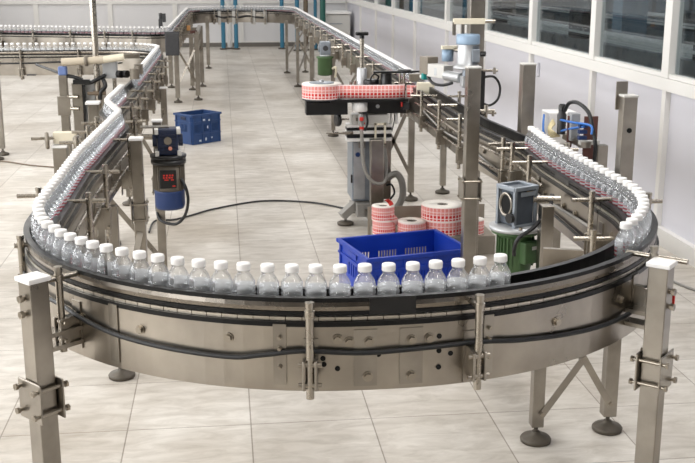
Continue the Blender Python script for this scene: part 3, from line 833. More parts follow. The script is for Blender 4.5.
# ------------------------------------------------------------------ crates
def crate(name, label, loc, rz, L, W, H, mats, slots=True, scuffs=False):
    t = thing(name, label, 'crate', loc, rz); ma = mats
    th = .008
    mb = MB()
    mb.box((0, 0, .006), (L-.02, W-.02, .012))
    def wall(c, ln, along, slotsets):
        # wall with slot openings: posts between slots
        z0, z1 = .0, H
        sz0, sz1 = H*.40, H*.66
        def bx(u0, u1, a, b):
            u = (u0+u1)/2; d = u1-u0
            if along == 'x': mb.box((u, c, (a+b)/2), (d, th, b-a))
            else: mb.box((c, u, (a+b)/2), (th, d, b-a))
        bx(-ln/2, ln/2, z0, sz0); bx(-ln/2, ln/2, sz1, z1)
        cur = -ln/2
        for (a, b, k) in slotsets:
            bx(cur, a, sz0, sz1); w_ = (b-a)/(2*k)
            for q in range(k): bx(a+(2*q+1)*w_, a+(2*q+2)*w_, sz0, sz1)
            cur = b
        bx(cur, ln/2, sz0, sz1)
    sl = [(-.42*L, -.18*L, 8), (-.10*L, .10*L, 7), (.18*L, .42*L, 8)] if slots else []
    sw = [(-.2*W, .2*W, 5)] if slots else []
    wall(-W/2+th/2, L, 'x', sl); wall(W/2-th/2, L, 'x', sl); wall(-L/2+th/2, W-2*th, 'y', sw); wall(L/2-th/2, W-2*th, 'y', sw)
    mb.build('body', ma, t)
    r = MB(); rw = .022
    for sgn in (-1, 1):
        r.box((0, sgn*(W/2+.002), H-.011), (L+.03, rw, .024), bev=.003); r.box((sgn*(L/2+.002), 0, H-.011), (rw, W-.01, .024), bev=.003)
    r.build('rim', ma, t)
    rb = MB()
    for sgn in (-1, 1):
        rb.box((0, sgn*(W/2+.004), H*.74), (L, .010, .012)); rb.box((sgn*(L/2+.004), 0, H*.74), (.010, W, .012)); rb.box((0, sgn*(W/2+.004), H*.33), (L, .010, .010))
        for u in (-.46, -.15, .15, .46): rb.box((u*L, sgn*(W/2+.004), H*.5), (.014, .010, H*.94))
        for u in (-.42, .42): rb.box((sgn*(L/2+.004), u*W, H*.5), (.010, .014, H*.94))
    rb.build('rib', ma, t)
    for sgn in (-1, 1):
        MB().box((sgn*(L/2+.006), 0, H*.86), (.006, W*.28, H*.10), bev=.002).build('handle', M['darkblue'] if scuffs else ma, t)
    if scuffs:
        for (u, z, w_, h_) in ((-.1, .8, .03, .02), (.08, .78, .02, .02), (-.25, .12, .03, .02), (.02, .55, .015, .03), (.16, .18, .02, .015), (-.05, .15, .02, .03)):
            MB().box((u*L, -(W/2+.0098), z*H), (w_, .001, h_)).build('scuff_mark', M['scuff'], t)
            MB().box((L/2+.0098, u*W, z*H), (.001, w_, h_)).build('scuff_mark', M['scuff'], t)
    return t
crate('storage_crate', 'empty bright blue plastic crate with slotted sides behind the front bottle row', (1.035, 5.985, 0), math.radians(13.5), .64, .49, .30, M['bluecrate'])
crate('storage_crate', 'small scuffed navy blue crate on the floor at the rear of aisle', (-.306, 11.785, 0), math.radians(40), .40, .30, .33, M['navycrate'], True, True)

# ------------------------------------------------------------------ label rolls on their tray
t = thing('roll_tray', 'low grey board tray under the red label rolls', 'tray', (1.4, 6.95, 0))
MB().box((1.4, 6.945, .065), (.80, .40, .13), bev=.004).build('base', M['tray'], t, t.location)
MB().box((1.4, 7.155, .13), (.84, .012, .26)).build('back_flap', M['tray'], t, t.location)
def roll(name, label, loc, r, h, core=.04, group='label rolls on the tray', rz=0):
    t = thing(name, label, 'label roll', loc, rz, group)
    mb = MB().lathe([(r, 0), (r, h)], n=48); 
    # only the printed outer wall
    me = MB(); n = 48; vs = []
    for z in (0.001, h-.001): vs += [(math.cos(2*PI*i/n)*r, math.sin(2*PI*i/n)*r, z) for i in range(n)]
    me.add(vs, [(i, (i+1) % n, n+(i+1) % n, n+i) for i in range(n)], True); me.build('printed_film', M['rolllabel'], t)
    MB().lathe([(core, .0), (r-.0005, .0), (r-.0005, h), (core, h), (core, .0)], n=48).build('paper_edge', M['paper'], t)
    MB().lathe([(core-.006, .002), (core-.0005, .002), (core-.0005, h-.004), (core-.006, h-.004), (core-.006, .002)], n=32).build('core', M['core'], t)
    return t
ZT = .1305
roll('label_roll', 'big red and white label roll, lower one of the largest pair', (1.465, 6.9, ZT), .148, .098)
roll('label_roll', 'big red and white label roll with paper core, top of the largest pair', (1.462, 6.9, ZT+.0985), .146, .098)
roll('label_roll', 'single short red label roll between the small pair and the big pair', (1.238, 6.83, ZT), .096, .103, .036)
roll('label_roll', 'narrow red label roll, lower one of the small leaning pair', (1.058, 6.9, ZT), .080, .098, .03)
t = roll('label_roll', 'narrow red label roll with loose end curling up, top of small pair', (1.050, 6.9, ZT+.0985), .078, .098, .03)
mb = MB(); pts = [(.02+.02*math.cos(a*.7), -.03+.03*math.sin(a), .098+.012*a) for a in (0, .8, 1.6, 2.4, 3.2, 3.9)]
vs = []
for p in pts: vs += [V(p), V(p)+V((.03, .012, .008))]
mb.add(vs, [(2*i, 2*i+1, 2*i+3, 2*i+2) for i in range(len(pts)-1)], True); o = mb.build('loose_tail', M['redlabel'], t); 
m_ = o.modifiers.new('th', 'SOLIDIFY'); m_.thickness = .0012
mb = MB(); vs = []
for k in range(9):
    a = math.radians(-60+k*9); rr = .084+.0035*k; vs += [V((math.cos(a)*rr, math.sin(a)*rr, .07-.012*k)), V((math.cos(a)*rr, math.sin(a)*rr, .01-.011*k))]
mb.add(vs, [(2*i, 2*i+1, 2*i+3, 2*i+2) for i in range(8)], True); o = mb.build('film_end', M['rolllabel'], t); o.modifiers.new('th', 'SOLIDIFY').thickness = .001
roll('label_roll', 'red label roll farthest right, partly hidden behind the tall steel post', (1.672, 6.84, ZT), .068, .10, .03)

# ------------------------------------------------------------------ gear motors
def gear_motor_green():
    t = thing('gear_motor', 'green electric motor under a grey gearbox inside the right bend', 'motor', (1.15, 4.0, .70), math.radians(26))
    g = MB(); g.box((0, 0, .275), (.118, .118, .15), bev=.006)
    g.build('gearbox', M['slate'], t)
    fr = MB()
    for sx in (-1, 1):
        for sy in (-1, 1): fr.box((sx*.068, sy*.062, .275), (.016, .016, .165), bev=.002)
    for sy in (-1, 1): fr.box((0, sy*.064, .352), (.15, .02, .016), bev=.002); fr.box((0, sy*.064, .20), (.15, .02, .014), bev=.002)
    for sx in (-1, 1): fr.box((sx*.070, 0, .352), (.02, .13, .016), bev=.002)
    fr.build('frame', M['greycast'], t)
    # hollow output bore faces left-front
    b = MB().lathe([(.038, 0), (.048, 0), (.050, .010), (.046, .014), (.040, .012), (.038, 0)], (-.065, -.0, .285), 28, (-1, -.0, 0)); b.build('bore_ring', M['steel'], t)
    MB().cyl((-.0655, 0, .285), (-.0695, 0, .285), .038, n=24).build('bore', M['hole'], t)  # dark disc paints the shade inside the bore
    MB().box((.02, -.0705, .335), (.04, .004, .010)).build('name_plate', M['brass'], t)
    MB().box((.01, -.0725, .33), (.10, .003, .018)).build('rib', M['greycast'], t)
    for ch in t.children: ch.scale = (.8, .8, 1)
    MB().lathe([(.02, .178), (.105, .178), (.108, .184), (.108, .192), (.07, .199), (.02, .199)], n=40).build('flange', M['silver'], t)
    m = MB().lathe([(.050, 0), (.064, .008), (.068, .03), (.068, .150), (.074, .160), (.098, .166), (.098, .178), (.03, .178)], n=40)
    for i in range(28):
        a = 2*PI*i/28
        if -2.3 < (a if a < PI else a-2*PI) < -1.0: continue
        m.box((math.cos(a)*.070, math.sin(a)*.070, .09), (.012, .003, .12), a)
    m.build('motor_body', M['green'], t)
    m = MB().box((.012, -.075, .095), (.085, .04, .09), bev=.006); m.build('terminal_box', M['green'], t)
    MB().box((.02, -.0955, .115), (.03, .002, .014)).build('plate', M['lightgrey'], t)
    for sx in (-.05, .05): MB().cyl((sx, -.085, .197), (sx, -.085, .206), .008, n=6).build('bolt', M['bolt'], t)
    MB().cyl((.05, -.04, .30), (.135, -.105, .30), .016).build('output_shaft', M['rod'], t)
    MB().cyl((-.085, -.05, .24), (-.07, -.05, .24), .02).build('plug', M['black'], t)
    return t
GM = gear_motor_green()
t = GM
cb = MB().tube(smooth_pts([(1.33, 4.12, .985), (1.30, 4.0, 1.0), (1.24, 3.90, .965), (1.18, 3.86, .915), (1.125, 3.862, .875), (1.11, 3.87, .83), (1.115, 3.885, .80)], 8), .008, 10).build('power_cable', M['rubber'], t); bpy.context.view_layer.update(); cb.matrix_parent_inverse = t.matrix_world.inverted()

def gear_motor_dark():
    t = thing('gear_motor', 'dark blue gear motor with red-lettered black plate hanging by left conveyor', 'motor', (-.33, 6.0, .545), math.radians(4))
    MB().lathe([(.05, 0), (.078, .006), (.086, .025), (.086, .105), (.088, .112), (.08, .116)], n=36).build('fan_cover', M['fanblue'], t)
    m = MB().lathe([(.06, .112), (.083, .114), (.083, .265), (.06, .268)], n=36)
    for i in range(32):
        a = 2*PI*i/32
        if math.sin(a) > -.8: m.box((math.cos(a)*.085, math.sin(a)*.085, .19), (.01, .003, .14), a)
    m.build('motor_body', M['taupe'], t)
    MB().box((-.008, -.088, .19), (.095, .022, .105), bev=.004).build('terminal_cover', M['black'], t)
    l = MB()       # red lettering in three short lines
    for r_, row in enumerate((((-.03, .012), (-.014, .014), (.004, .010), (.018, .012)), ((-.03, .010), (-.016, .012), (.0, .014), (.016, .010)), ((-.026, .030), (.012, .020)))):
        for (u, w_) in row: l.box((u-.006+w_/2, -.0996, .214-r_*.013), (w_*.8, .001, .009 if r_ < 2 else .006))
    l.box((.024, -.0996, .152), (.016, .001, .006)).build('lettering', M['redlabel'], t)
    f = MB().lathe([(.04, .266), (.098, .268), (.100, .278), (.100, .290), (.07, .296), (.10, .300), (.103, .306), (.103, .318), (.05, .322)], n=36); f.build('flange', M['black'], t)
    g = MB().box((0, 0, .395), (.115, .115, .15), bev=.008)
    g.build('gearbox', M['darkblue'], t)
    for sx in (-1, 1):
        for sz in (-1, 1): MB().box((sx*.062, -.02, .395+sz*.062), (.022, .10, .03), bev=.003).build('corner_lug', M['lightgrey'], t)
    r = MB()
    for z in (.355, .375, .415, .435): r.box((0, -.060, z), (.085, .012, .008))
    for sx in (-1, 1): r.cyl((sx*.06, 0, .40), (sx*.085, 0, .40), .035)
    r.build('cooling_rib', M['darkblue'], t)
    MB().cyl((0, -.057, .405), (0, -.068, .405), .022).build('shaft_cover', M['taupe'], t)
    MB().cyl((.012, -.062, .362), (.012, -.070, .362), .011).build('oil_plug', M['copper'], t)
    MB().cyl((-.05, .0, .42), (-.24, .02, .42), .016).build('output_shaft', M['rod'], t)
    MB().box((-.07, .03, .474), (.16, .08, .006)).build('mount_plate', M['steel'], t)
    return t
t = gear_motor_dark()
pts = [(-.262, 5.95, .73), (-.235, 5.93, .68), (-.225, 5.95, .60), (-.25, 6.0, .50), (-.31, 6.05, .44), (-.40, 6.10, .46), (-.42, 6.2, .54), (-.40, 6.35, .44)]
cb = MB().tube(smooth_pts(pts, 8), .009, 10).build('power_cable', M['rubber'], t); bpy.context.view_layer.update(); cb.matrix_parent_inverse = t.matrix_world.inverted()
t = thing('floor_cable', 'thin black cable lying across the aisle floor to the labelling machine', 'cable', (.2, 8.4, 0))
pts = [(-.58, 7.6, .01), (-.56, 7.95, .01), (-.42, 7.98, .01), (-.298, 8.1, .01), (-.15, 8.28, .01), (.017, 8.42, .01), (.2, 8.54, .01), (.35, 8.57, .01), (.55, 8.53, .01), (.754, 8.42, .01), (.95, 8.2, .01), (1.0, 8.0, .06)]
MB().tube(smooth_pts(pts, 8), .0075, 8).build('sheath', M['rubber'], t, t.location)
t = thing('floor_cable', 'thin dark cable on the pale floor at the left edge', 'cable', (-2, 10.6, 0))
MB().tube(smooth_pts([(-2.9, 10.95, .008), (-2.26, 10.74, .008), (-1.92, 10.48, .008), (-1.55, 10.28, .008), (-1.25, 10.1, .008)], 8), .007, 8).build('sheath', M['pipebrown'], t, t.location)
t = thing('floor_cable', 'grey cable on the floor by the right wall base', 'cable', (2.7, 6, 0))
MB().tube(smooth_pts([(2.6, 6.9, .008), (2.72, 6.5, .008), (2.72, 6.05, .008), (2.80, 5.75, .008), (2.95, 5.5, .008), (3.0, 5.2, .008)], 8), .008, 8).build('sheath', M['hosegrey'], t, t.location)

t = thing('gear_motor', 'small far green motor with grey gearbox beside the right conveyor', 'motor', (1.145, 12.0, .70))
MB().lathe([(.06, 0), (.085, .01), (.085, .19), (.1, .2), (.1, .215), (.04, .22)], n=28).build('motor_body', M['green'], t)
MB().lathe([(.04, .22), (.07, .22), (.06, .235)], n=24).build('flange', M['silver'], t)
g = MB().box((0, 0, .31), (.12, .11, .15), bev=.008).box((-.01, -.058, .31), (.1, .01, .1), bev=.003); g.cyl((-.06, 0, .31), (-.075, 0, .31), .045); g.build('gearbox', M['greycast'], t)
MB().cyl((-.0, -.062, .31), (-.0, -.068, .31), .03).build('shaft_cover', M['darkgrey'], t)
MB().tube(smooth_pts([(.08, -.04, .08), (.11, -.07, .1), (.12, -.05, .05), (.11, -.03, -.02)], 5), .014).build('conduit', M['cream'], t)
MB().cyl((.05, 0, .31), (.2, 0, .31), .018).build('output_shaft', M['rod'], t)

# ------------------------------------------------------------------ labelling machine
LY = 7.6
t = thing('labelling_machine', 'labelling machine with red label web, black plates and grey cabinet inside the loop', 'machine', (1.03, LY, 0)); O = t.location
def LB(mb, name, m, par=None): return mb.build(name, M[m] if isinstance(m, str) else m, par or t, O)
# base: column, splayed feet
LB(MB().box((1.085, 7.47, .36), (.095, .08, .66), bev=.004), 'column', 'steel')
LB(MB().box((1.03, 7.82, .42), (.20, .30, .46), bev=.006), 'cabinet', 'greycast')
c = LB(MB().box((1.19, 7.84, .42), (.085, .26, .46), bev=.004), 'cabinet', 'steel')
LB(MB().box((.985, 7.668, .42), (.085, .006, .43), bev=.002), 'cabinet_door', 'silver')
LB(MB().box((.928, 7.68, .36), (.012, .02, .06)), 'hinge', 'black')
LB(MB().cyl((.972, 7.664, .545), (.972, 7.659, .545), .018), 'badge', 'fanblue')
f = MB(); f.bar((1.10, 7.76, .27), (.855, 7.69, .07), .07, .055); LB(f, 'base_foot', 'hosegrey')
f = MB(); f.bar((1.05, 7.78, .14), (1.0, 8.15, .07), .07, .045); LB(f, 'base_foot', 'hosegrey')
f = MB(); f.bar((1.05, 7.60, .12), (1.10, 7.25, .07), .07, .045); LB(f, 'base_foot', 'steel')
for (x, y) in ((.885, 7.705), (1.0, 8.13), (1.10, 7.28)):
    LB(MB().lathe([(.03, 0), (.062, .003), (.064, .018), (.05, .026), (.012, .032)], (x, y, 0), 20).cyl((x, y, .03), (x, y, .09), .009, n=8), 'foot_pad', 'foot')
LB(MB().box((1.06, 7.75, .13), (.20, .30, .10), bev=.004), 'base_block', 'hosegrey')
# slide unit with handwheel
for (z, m_) in ((.672, 'white'), (.70, 'black'), (.728, 'white'), (.752, 'black'), (.772, 'white')):
    LB(MB().box((1.045, 7.62, z), (.33, .12, .024)), 'slide_bar', m_)
LB(MB().box((1.05, 7.62, .82), (.27, .14, .075), bev=.006), 'slide_carriage', 'lightgrey')
LB(MB().box((.985, 7.545, .795), (.05, .006, .012)), 'red_mark', 'red')
LB(MB().box((.965, 7.545, .825), (.045, .006, .025)), 'vent', 'taupe')
hw = LB(MB().cyl((.90, 7.6, .82), (.80, 7.6, .82), .008), 'handwheel', 'rod')
LB(MB().lathe([(.01, -.008), (.048, -.01), (.05, 0), (.048, .012), (.01, .01)], (.815, 7.58, .82), 28, (-1, -.35, 0)), 'wheel', 'black', hw)
LB(MB().cyl((.92, 7.56, .725), (.72, 7.50, .735), .014, .004), 'lever', 'rod')
fr = MB(); 
for u in (1.085, 1.155): fr.box((u, 7.53, .715), (.014, .014, .17))
for z in (.64, .79): fr.box((1.12, 7.53, z), (.084, .014, .014))
LB(fr, 'sensor_frame', 'cream')
for x in (1.21, 1.25): LB(MB().box((x, 7.60, .83), (.016, .03, .10)), 'bracket', 'white')
# head: black plates, hub, posts
LB(MB().box((.725, 7.53, .918), (.30, .12, .095), bev=.004), 'arm_plate', 'black')
LB(MB().box((1.15, 7.60, .915), (.32, .14, .095), bev=.004), 'head_housing', 'black')
LB(MB().cyl((1.10, 7.531, .92), (1.10, 7.525, .92), .014), 'screw', 'silver')
LB(MB().box((1.03, 7.55, .972), (.56, .24, .02)), 'web_table', 'black')
LB(MB().lathe([(.05, .86), (.056, .865), (.056, .925), (.05, .935)], (.965, 7.50, .03), 28), 'hub', 'white')
LB(MB().cyl((.975, 7.50, .79), (.975, 7.50, .87), .022), 'hub_shaft', 'silver')
LB(MB().box((1.0, 7.65, .75), (.05, .05, .30)), 'mast', 'steel')
LB(MB().lathe([(.034, .985), (.036, .99), (.036, 1.185), (.03, 1.19)], (.995, 7.62, 0), 24), 'lift_collar', 'silver')
LB(MB().cyl((.995, 7.62, 1.185), (.995, 7.62, 1.41), .0165), 'lift_screw', 'rod')
k = MB(); k.cyl((.995, 7.62, 1.40), (.995, 7.62, 1.422), .018); k.box((.995, 7.62, 1.435), (.095, .03, .028), bev=.008)
LB(k, 'knob', 'black')
LB(MB().box((1.27, 7.55, 1.165), (.40, .035, .016), bev=.003), 'top_arm', 'black')
LB(MB().lathe([(.03, 0), (.05, .002), (.05, .022), (.03, .024)], (1.295, 7.55, 1.158), 24), 'arm_disc', 'black')
LB(MB().lathe([(.045, .985), (.045, 1.065), (.042, 1.07), (.042, 1.157)], (1.165, 7.56, 0), 24), 'drive_roller', 'black')
LB(MB().lathe([(.06, .985), (.06, 1.095), (.058, 1.108), (.02, 1.11)], (1.06, 7.60, 0), 24), 'web_roller', 'black')
for (x, y) in ((1.255, 7.50), (1.285, 7.50), (.905, 7.55), (.945, 7.62)): LB(MB().cyl((x, y, .98), (x, y, 1.158 if x > 1 else 1.10), .010, n=10), 'guide_pin', 'rod')
# supply roll disc and rewinding disc
LB(MB().lathe([(.02, 1.092), (.09, 1.092), (.09, 1.098), (.02, 1.10)], (.695, 7.55, 0), 32), 'roll_plate', 'greycast')
LB(MB().cyl((.695, 7.55, .95), (.695, 7.55, 1.115), .016), 'spindle', 'silver')
LB(MB().lathe([(.10, .975), (.145, .976), (.145, .983), (.02, .984)], (.695, 7.55, 0), 36), 'roll_tray', 'darkgrey')
# label web as a film running from the roll past the front plate to the applicator
def web(pts, z0, z1, name, m, th=.002):
    P = smooth_pts([(x, y, 0) for x, y in pts], 6); vs = []
    for p in P: vs += [V((p.x, p.y, z0)), V((p.x, p.y, z1))]
    mb = MB(); mb.add(vs, [(2*i, 2*i+1, 2*i+3, 2*i+2) for i in range(len(P)-1)], True)
    o = bpy.data.objects.new('x', None); bpy.data.objects.remove(o)
    ob = mb.build(name, M[m], t, V((O.x, O.y, z0))); ob.location = (0, 0, z0); ob.modifiers.new('th', 'SOLIDIFY').thickness = th
    return ob
web([(.765, 7.435), (.80, 7.455), (.845, 7.47), (.875, 7.465), (.93, 7.455), (1.03, 7.44), (1.13, 7.435), (1.22, 7.44), (1.285, 7.455)], .985, 1.085, 'label_web', 'weblabel')
web([(1.285, 7.455), (1.287, 7.475), (1.283, 7.50)], .985, 1.085, 'label_web', 'weblabel')
web([(1.30, 7.47), (1.33, 7.45), (1.365, 7.43)], .985, 1.08, 'label_web', 'weblabel')
ap = LB(MB().box((1.43, 7.19, 1.066), (.125, .06, .10), math.radians(-12), bev=.006), 'applicator_block', 'cream')
ap.location.x -= .028; ap.location.y += .09
LB(MB().box((1.36, 7.32, 1.03), (.012, .24, .03)), 'applicator_arm', 'steel')
LB(MB().box((1.36, 7.42, 1.135), (.10, .05, .055), bev=.004), 'applicator_motor', 'taupe')
LB(MB().cyl((1.375, 7.25, .87), (1.375, 7.25, 1.03), .009), 'applicator_post', 'rod')
LB(MB().box((1.30, 7.5, .925), (.05, .06, .05)), 'applicator_bracket', 'darkgrey')
LB(MB().cyl((1.265, 7.47, .98), (1.268, 7.468, .925), .008), 'loose_label', 'redlabel')
# hoses
LB(MB().tube(smooth_pts([(.975, 7.52, .87), (.972, 7.47, .80), (.975, 7.45, .70), (.98, 7.44, .58), (1.0, 7.43, .46), (1.06, 7.42, .38), (1.14, 7.44, .38), (1.17, 7.55, .5), (1.16, 7.6, .6)], 8), .013, 10), 'conduit', 'hosegrey')
for z in (.765, .83): LB(MB().cyl((.974, 7.463, z), (.974, 7.46, z+.02), .0155), 'conduit_ring', 'red')
LB(MB().tube(smooth_pts([(1.20, 7.68, .36), (1.26, 7.62, .40), (1.30, 7.60, .33), (1.30, 7.60, .22), (1.25, 7.62, .13), (1.16, 7.64, .10)], 8), .026, 12), 'hose', 'hosegrey')
LB(MB().tube(smooth_pts([(1.03, 7.6, 1.0), (1.0, 7.5, .93), (1.02, 7.48, .82), (1.0, 7.48, .75)], 8), .008, 8), 'wire', 'rubber')
LB(MB().tube(smooth_pts([(1.09, 7.6, 1.09), (1.11, 7.55, 1.13), (1.07, 7.54, 1.15), (1.05, 7.56, 1.10), (1.08, 7.55, 1.07)], 6), .006, 8), 'wire', 'rubber')
LB(MB().tube(smooth_pts([(1.20, 7.7, .30), (1.23, 7.66, .31), (1.25, 7.65, .25), (1.22, 7.66, .2)], 6), .008, 8), 'wire', 'rubber')
LB(MB().tube(smooth_pts([(1.22, 7.6, .9), (1.24, 7.62, .82), (1.22, 7.62, .72)], 6), .004, 8), 'wire', 'rubber')
tt = roll('label_roll', 'red and white label roll mounted flat on the labelling machine turntable', (.695, 7.55, .985), .143, .106, .045, None)

# ------------------------------------------------------------------ motor column above the right run
t = thing('motor_column', 'tall steel column with pale blue capped motor above the right conveyor', 'machine', (1.60, 6.66, 0)); O = t.location
LB(MB().box((1.60, 6.66, 1.3), (.095, .095, 2.6), bev=.004), 'column', 'steel')
LB(MB().lathe([(.03, 0), (.07, .003), (.07, .02), (.03, .03)], (1.60, 6.66, 0)), 'foot', 'foot')
mx, my = 1.525, 6.54
LB(MB().lathe([(.02, 1.275), (.088, 1.277), (.09, 1.29), (.07, 1.305), (.064, 1.31), (.064, 1.43)], (mx, my, 0), 32), 'motor_body', 'silver')
LB(MB().lathe([(.066, 1.43), (.073, 1.432), (.074, 1.438), (.074, 1.485), (.068, 1.493), (.02, 1.495)], (mx, my, 0), 32), 'motor_cap', 'motorblue')
m_ = MB()
for i in range(14):
    a = -1.3+i*.12; m_.box((mx+math.cos(a)*.066, my+math.sin(a)*.066, 1.37), (.012, .004, .105), a)
LB(m_, 'cooling_fin', 'greycast')
LB(MB().box((mx+.035, my-.064, 1.365), (.05, .03, .08), bev=.004), 'terminal_box', 'greycast')
LB(MB().cyl((mx+.07, my-.06, 1.375), (mx+.095, my-.075, 1.375), .016), 'knob', 'black')
LB(MB().box((1.535, 6.57, 1.57), (.20, .04, .035), bev=.003), 'top_bracket', 'cream')
for dx in (-.045, .01): LB(MB().box((1.485+dx, 6.57, 1.525), (.018, .03, .08)), 'hanger', 'steel')
LB(MB().cyl((mx, my, 1.16), (mx, my, 1.28), .032), 'gear_neck', 'greycast')
LB(MB().box((mx+.01, my+.0, 1.20), (.10, .08, .07), bev=.006), 'gear_block', 'silver')
LB(MB().cyl((1.50, 6.58, 1.215), (1.44, 6.76, 1.215), .034), 'coupling', 'silver')
R = Matrix.Rotation(math.radians(112), 4, 'Z')
LB(MB().box((1.415, 6.86, 1.235), (.20, .075, .085), M4=R, bev=.004), 'drive_box', 'lightgrey')
LB(MB().box((1.365, 6.99, 1.262), (.10, .085, .115), M4=R, bev=.004), 'drive_box', 'taupe')
LB(MB().box((1.405, 6.82, 1.232), (.075, .002, .05), M4=Matrix.Rotation(math.radians(-30), 4, 'Z')), 'plate', 'silver')
LB(MB().box((1.35, 7.0, 1.19), (.06, .06, .05), bev=.01), 'sensor_head', 'teal')
LB(MB().tube(smooth_pts([(1.35, 6.95, 1.19), (1.37, 6.85, 1.155), (1.42, 6.78, 1.15), (1.47, 6.72, 1.17)], 6), .010), 'cable', 'rubber')
LB(MB().lathe([(.03, 1.31), (.038, 1.312), (.038, 1.385), (.03, 1.387)], (1.435, 6.72, 0), 20), 'air_filter', 'motorblue')
LB(MB().box((1.44, 6.70, 1.40), (.10, .05, .02)), 'filter_bracket', 'cream')
LB(MB().cyl((1.47, 6.68, 1.385), (1.51, 6.60, 1.385), .012), 'filter_arm', 'rod')
LB(MB().tube(smooth_pts([(1.65, 6.59, 1.22), (1.71, 6.58, 1.22), (1.75, 6.58, 1.16), (1.74, 6.58, 1.08), (1.69, 6.58, 1.04), (1.65, 6.59, 1.05)], 8), .008, 10), 'conduit', 'rubber')
LB(MB().box((1.64, 6.60, 1.08), (.03, .02, .36)), 'cable_chain', 'black')
for z in (1.26, .99): LB(MB().cyl((1.63, 6.60, z), (1.73, 6.57, z), .008).cyl((1.71, 6.575, z-.02), (1.71, 6.575, z+.02), .009), 'clamp_handle', 'rod')
LB(MB().cyl((1.62, 6.57, 1.57), (1.70, 6.565, 1.57), .012), 'clamp_handle', 'rod')

# ------------------------------------------------------------------ valve station outside the right run
t = thing('control_cabinet', 'beige control box with blue air tubes behind the right bottle row', 'control box', (1.80, 5.3, 0)); O = t.location
LB(MB().box((1.80, 5.50, 1.06), (.16, .14, .17), bev=.006), 'cabinet', 'white')
LB(MB().box((1.80, 5.50, .49), (.06, .06, .98)), 'stand', 'steel')
LB(MB().box((1.80, 5.50, .008), (.16, .16, .016)), 'stand_foot', 'foot')
LB(MB().box((1.78, 5.15, 1.04), (.05, .30, .03)), 'cross_beam', 'steel')
LB(MB().box((1.86, 5.0, .52), (.05, .05, 1.04)), 'stand', 'steel')
LB(MB().box((1.86, 5.0, .008), (.14, .14, .016)), 'stand_foot', 'foot')
LB(MB().box((1.845, 5.13, 1.055), (.07, .012, .22)), 'back_plate', 'brownplate')
LB(MB().box((1.745, 5.16, 1.085), (.025, .012, .16)), 'back_plate', 'brownplate')
LB(MB().lathe([(.022, 0), (.024, .1), (.018, .11), (.018, .15)], (1.74, 5.28, 1.055), 18), 'air_regulator', 'darkgrey')
LB(MB().lathe([(.019, 0), (.019, .03), (.012, .036)], (1.74, 5.28, 1.175), 18), 'regulator_cap', 'black')
LB(MB().box((1.765, 5.16, 1.11), (.05, .06, .14), bev=.004), 'valve_block', 'silver')
for z in (1.07, 1.10, 1.13): LB(MB().box((1.775, 5.05, z), (.04, .03, .018)), 'valve', 'fanblue')
LB(MB().box((1.80, 5.02, 1.05), (.10, .03, .02)), 'valve_rail', 'lightgrey')
LB(MB().tube(smooth_pts([(1.745, 5.25, 1.18), (1.75, 5.2, 1.225), (1.77, 5.12, 1.235), (1.79, 5.02, 1.20), (1.80, 4.98, 1.13), (1.81, 4.95, 1.04), (1.81, 4.96, .95)], 8), .010, 10), 'cable', 'rubber')
for pts in ([(1.73, 5.27, 1.13), (1.74, 5.1, 1.14), (1.79, 4.98, 1.14), (1.79, 4.96, 1.10)], [(1.735, 5.27, 1.07), (1.74, 5.15, 1.10), (1.77, 5.02, 1.13)], [(1.70, 5.46, 1.13), (1.68, 5.40, 1.10), (1.67, 5.36, 1.06), (1.69, 5.38, 1.03)]):
    LB(MB().tube(smooth_pts(pts, 6), .006, 8), 'air_tube', 'tube_blue')
for k in range(4): LB(MB().tube(smooth_pts([(1.72, 5.36-.012*k, 1.12-.006*k), (1.69, 5.34-.015*k, 1.08), (1.70, 5.33-.02*k, 1.035+.01*k), (1.74, 5.30, 1.04)], 5), .0045, 6), 'air_tube', 'tube_cream')

# ------------------------------------------------------------------ coding station at the left run
t = thing('coding_station', 'date coding station with tall steel pole and beige roller arm at left', 'machine', (-.90, 7.3, 0)); O = t.location
LB(MB().cyl((-.855, 7.3, .03), (-.855, 7.3, 2.3), .021, n=18), 'pole', 'rod')
LB(MB().lathe([(.03, 0), (.10, .003), (.10, .02), (.03, .032)], (-.855, 7.3, 0)), 'pole_foot', 'foot')
LB(MB().cyl((-.855, 7.3, 1.055), (-.855, 7.3, 1.085), .032).cyl((-.92, 7.275, 1.07), (-.80, 7.275, 1.07), .012), 'pole_clamp', 'pipebrown')
LB(MB().cyl((-1.075, 7.25, 1.283), (-.80, 7.25, 1.297), .026, n=18), 'roller_arm', 'beige')
LB(MB().cyl((-.80, 7.25, 1.297), (-.665, 7.25, 1.315), .024, n=18), 'roller_arm', 'cream')
LB(MB().lathe([(.028, -.012), (.036, -.01), (.036, .01), (.028, .012)], (-.915, 7.25, 1.290), 20, (1, 0, .05)), 'roller_collar', 'taupe')
LB(MB().box((-1.075, 7.27, 1.225), (.058, .05, .06), bev=.01), 'arm_joint', 'bluetape')
LB(MB().box((-1.08, 7.3, .62), (.055, .055, 1.16), bev=.003), 'arm_post', 'steel')
LB(MB().box((-1.08, 7.265, .99), (.085, .02, .13), bev=.003), 'clamp_plate', 'steel')
LB(MB().lathe([(.03, 0), (.06, .003), (.06, .02), (.02, .032)], (-1.08, 7.3, 0)), 'post_foot', 'foot')
LB(MB().box((-.99, 7.36, .92), (.07, .16, .44), bev=.004), 'ink_cabinet', 'steel')
LB(MB().box((-.905, 7.42, .92), (.085, .16, .44), bev=.004), 'ink_cabinet', 'silver')
LB(MB().box((-.948, 7.3, .92), (.010, .05, .42)), 'gap_shade_strip', 'black')  # black strip painted in as the shade between the two cabinets
LB(MB().box((-.95, 7.40, .36), (.14, .16, .68), bev=.004), 'pedestal', 'steel')
LB(MB().box((-.77, 7.35, 1.235), (.095, .08, .14), bev=.006), 'print_head', 'silver')
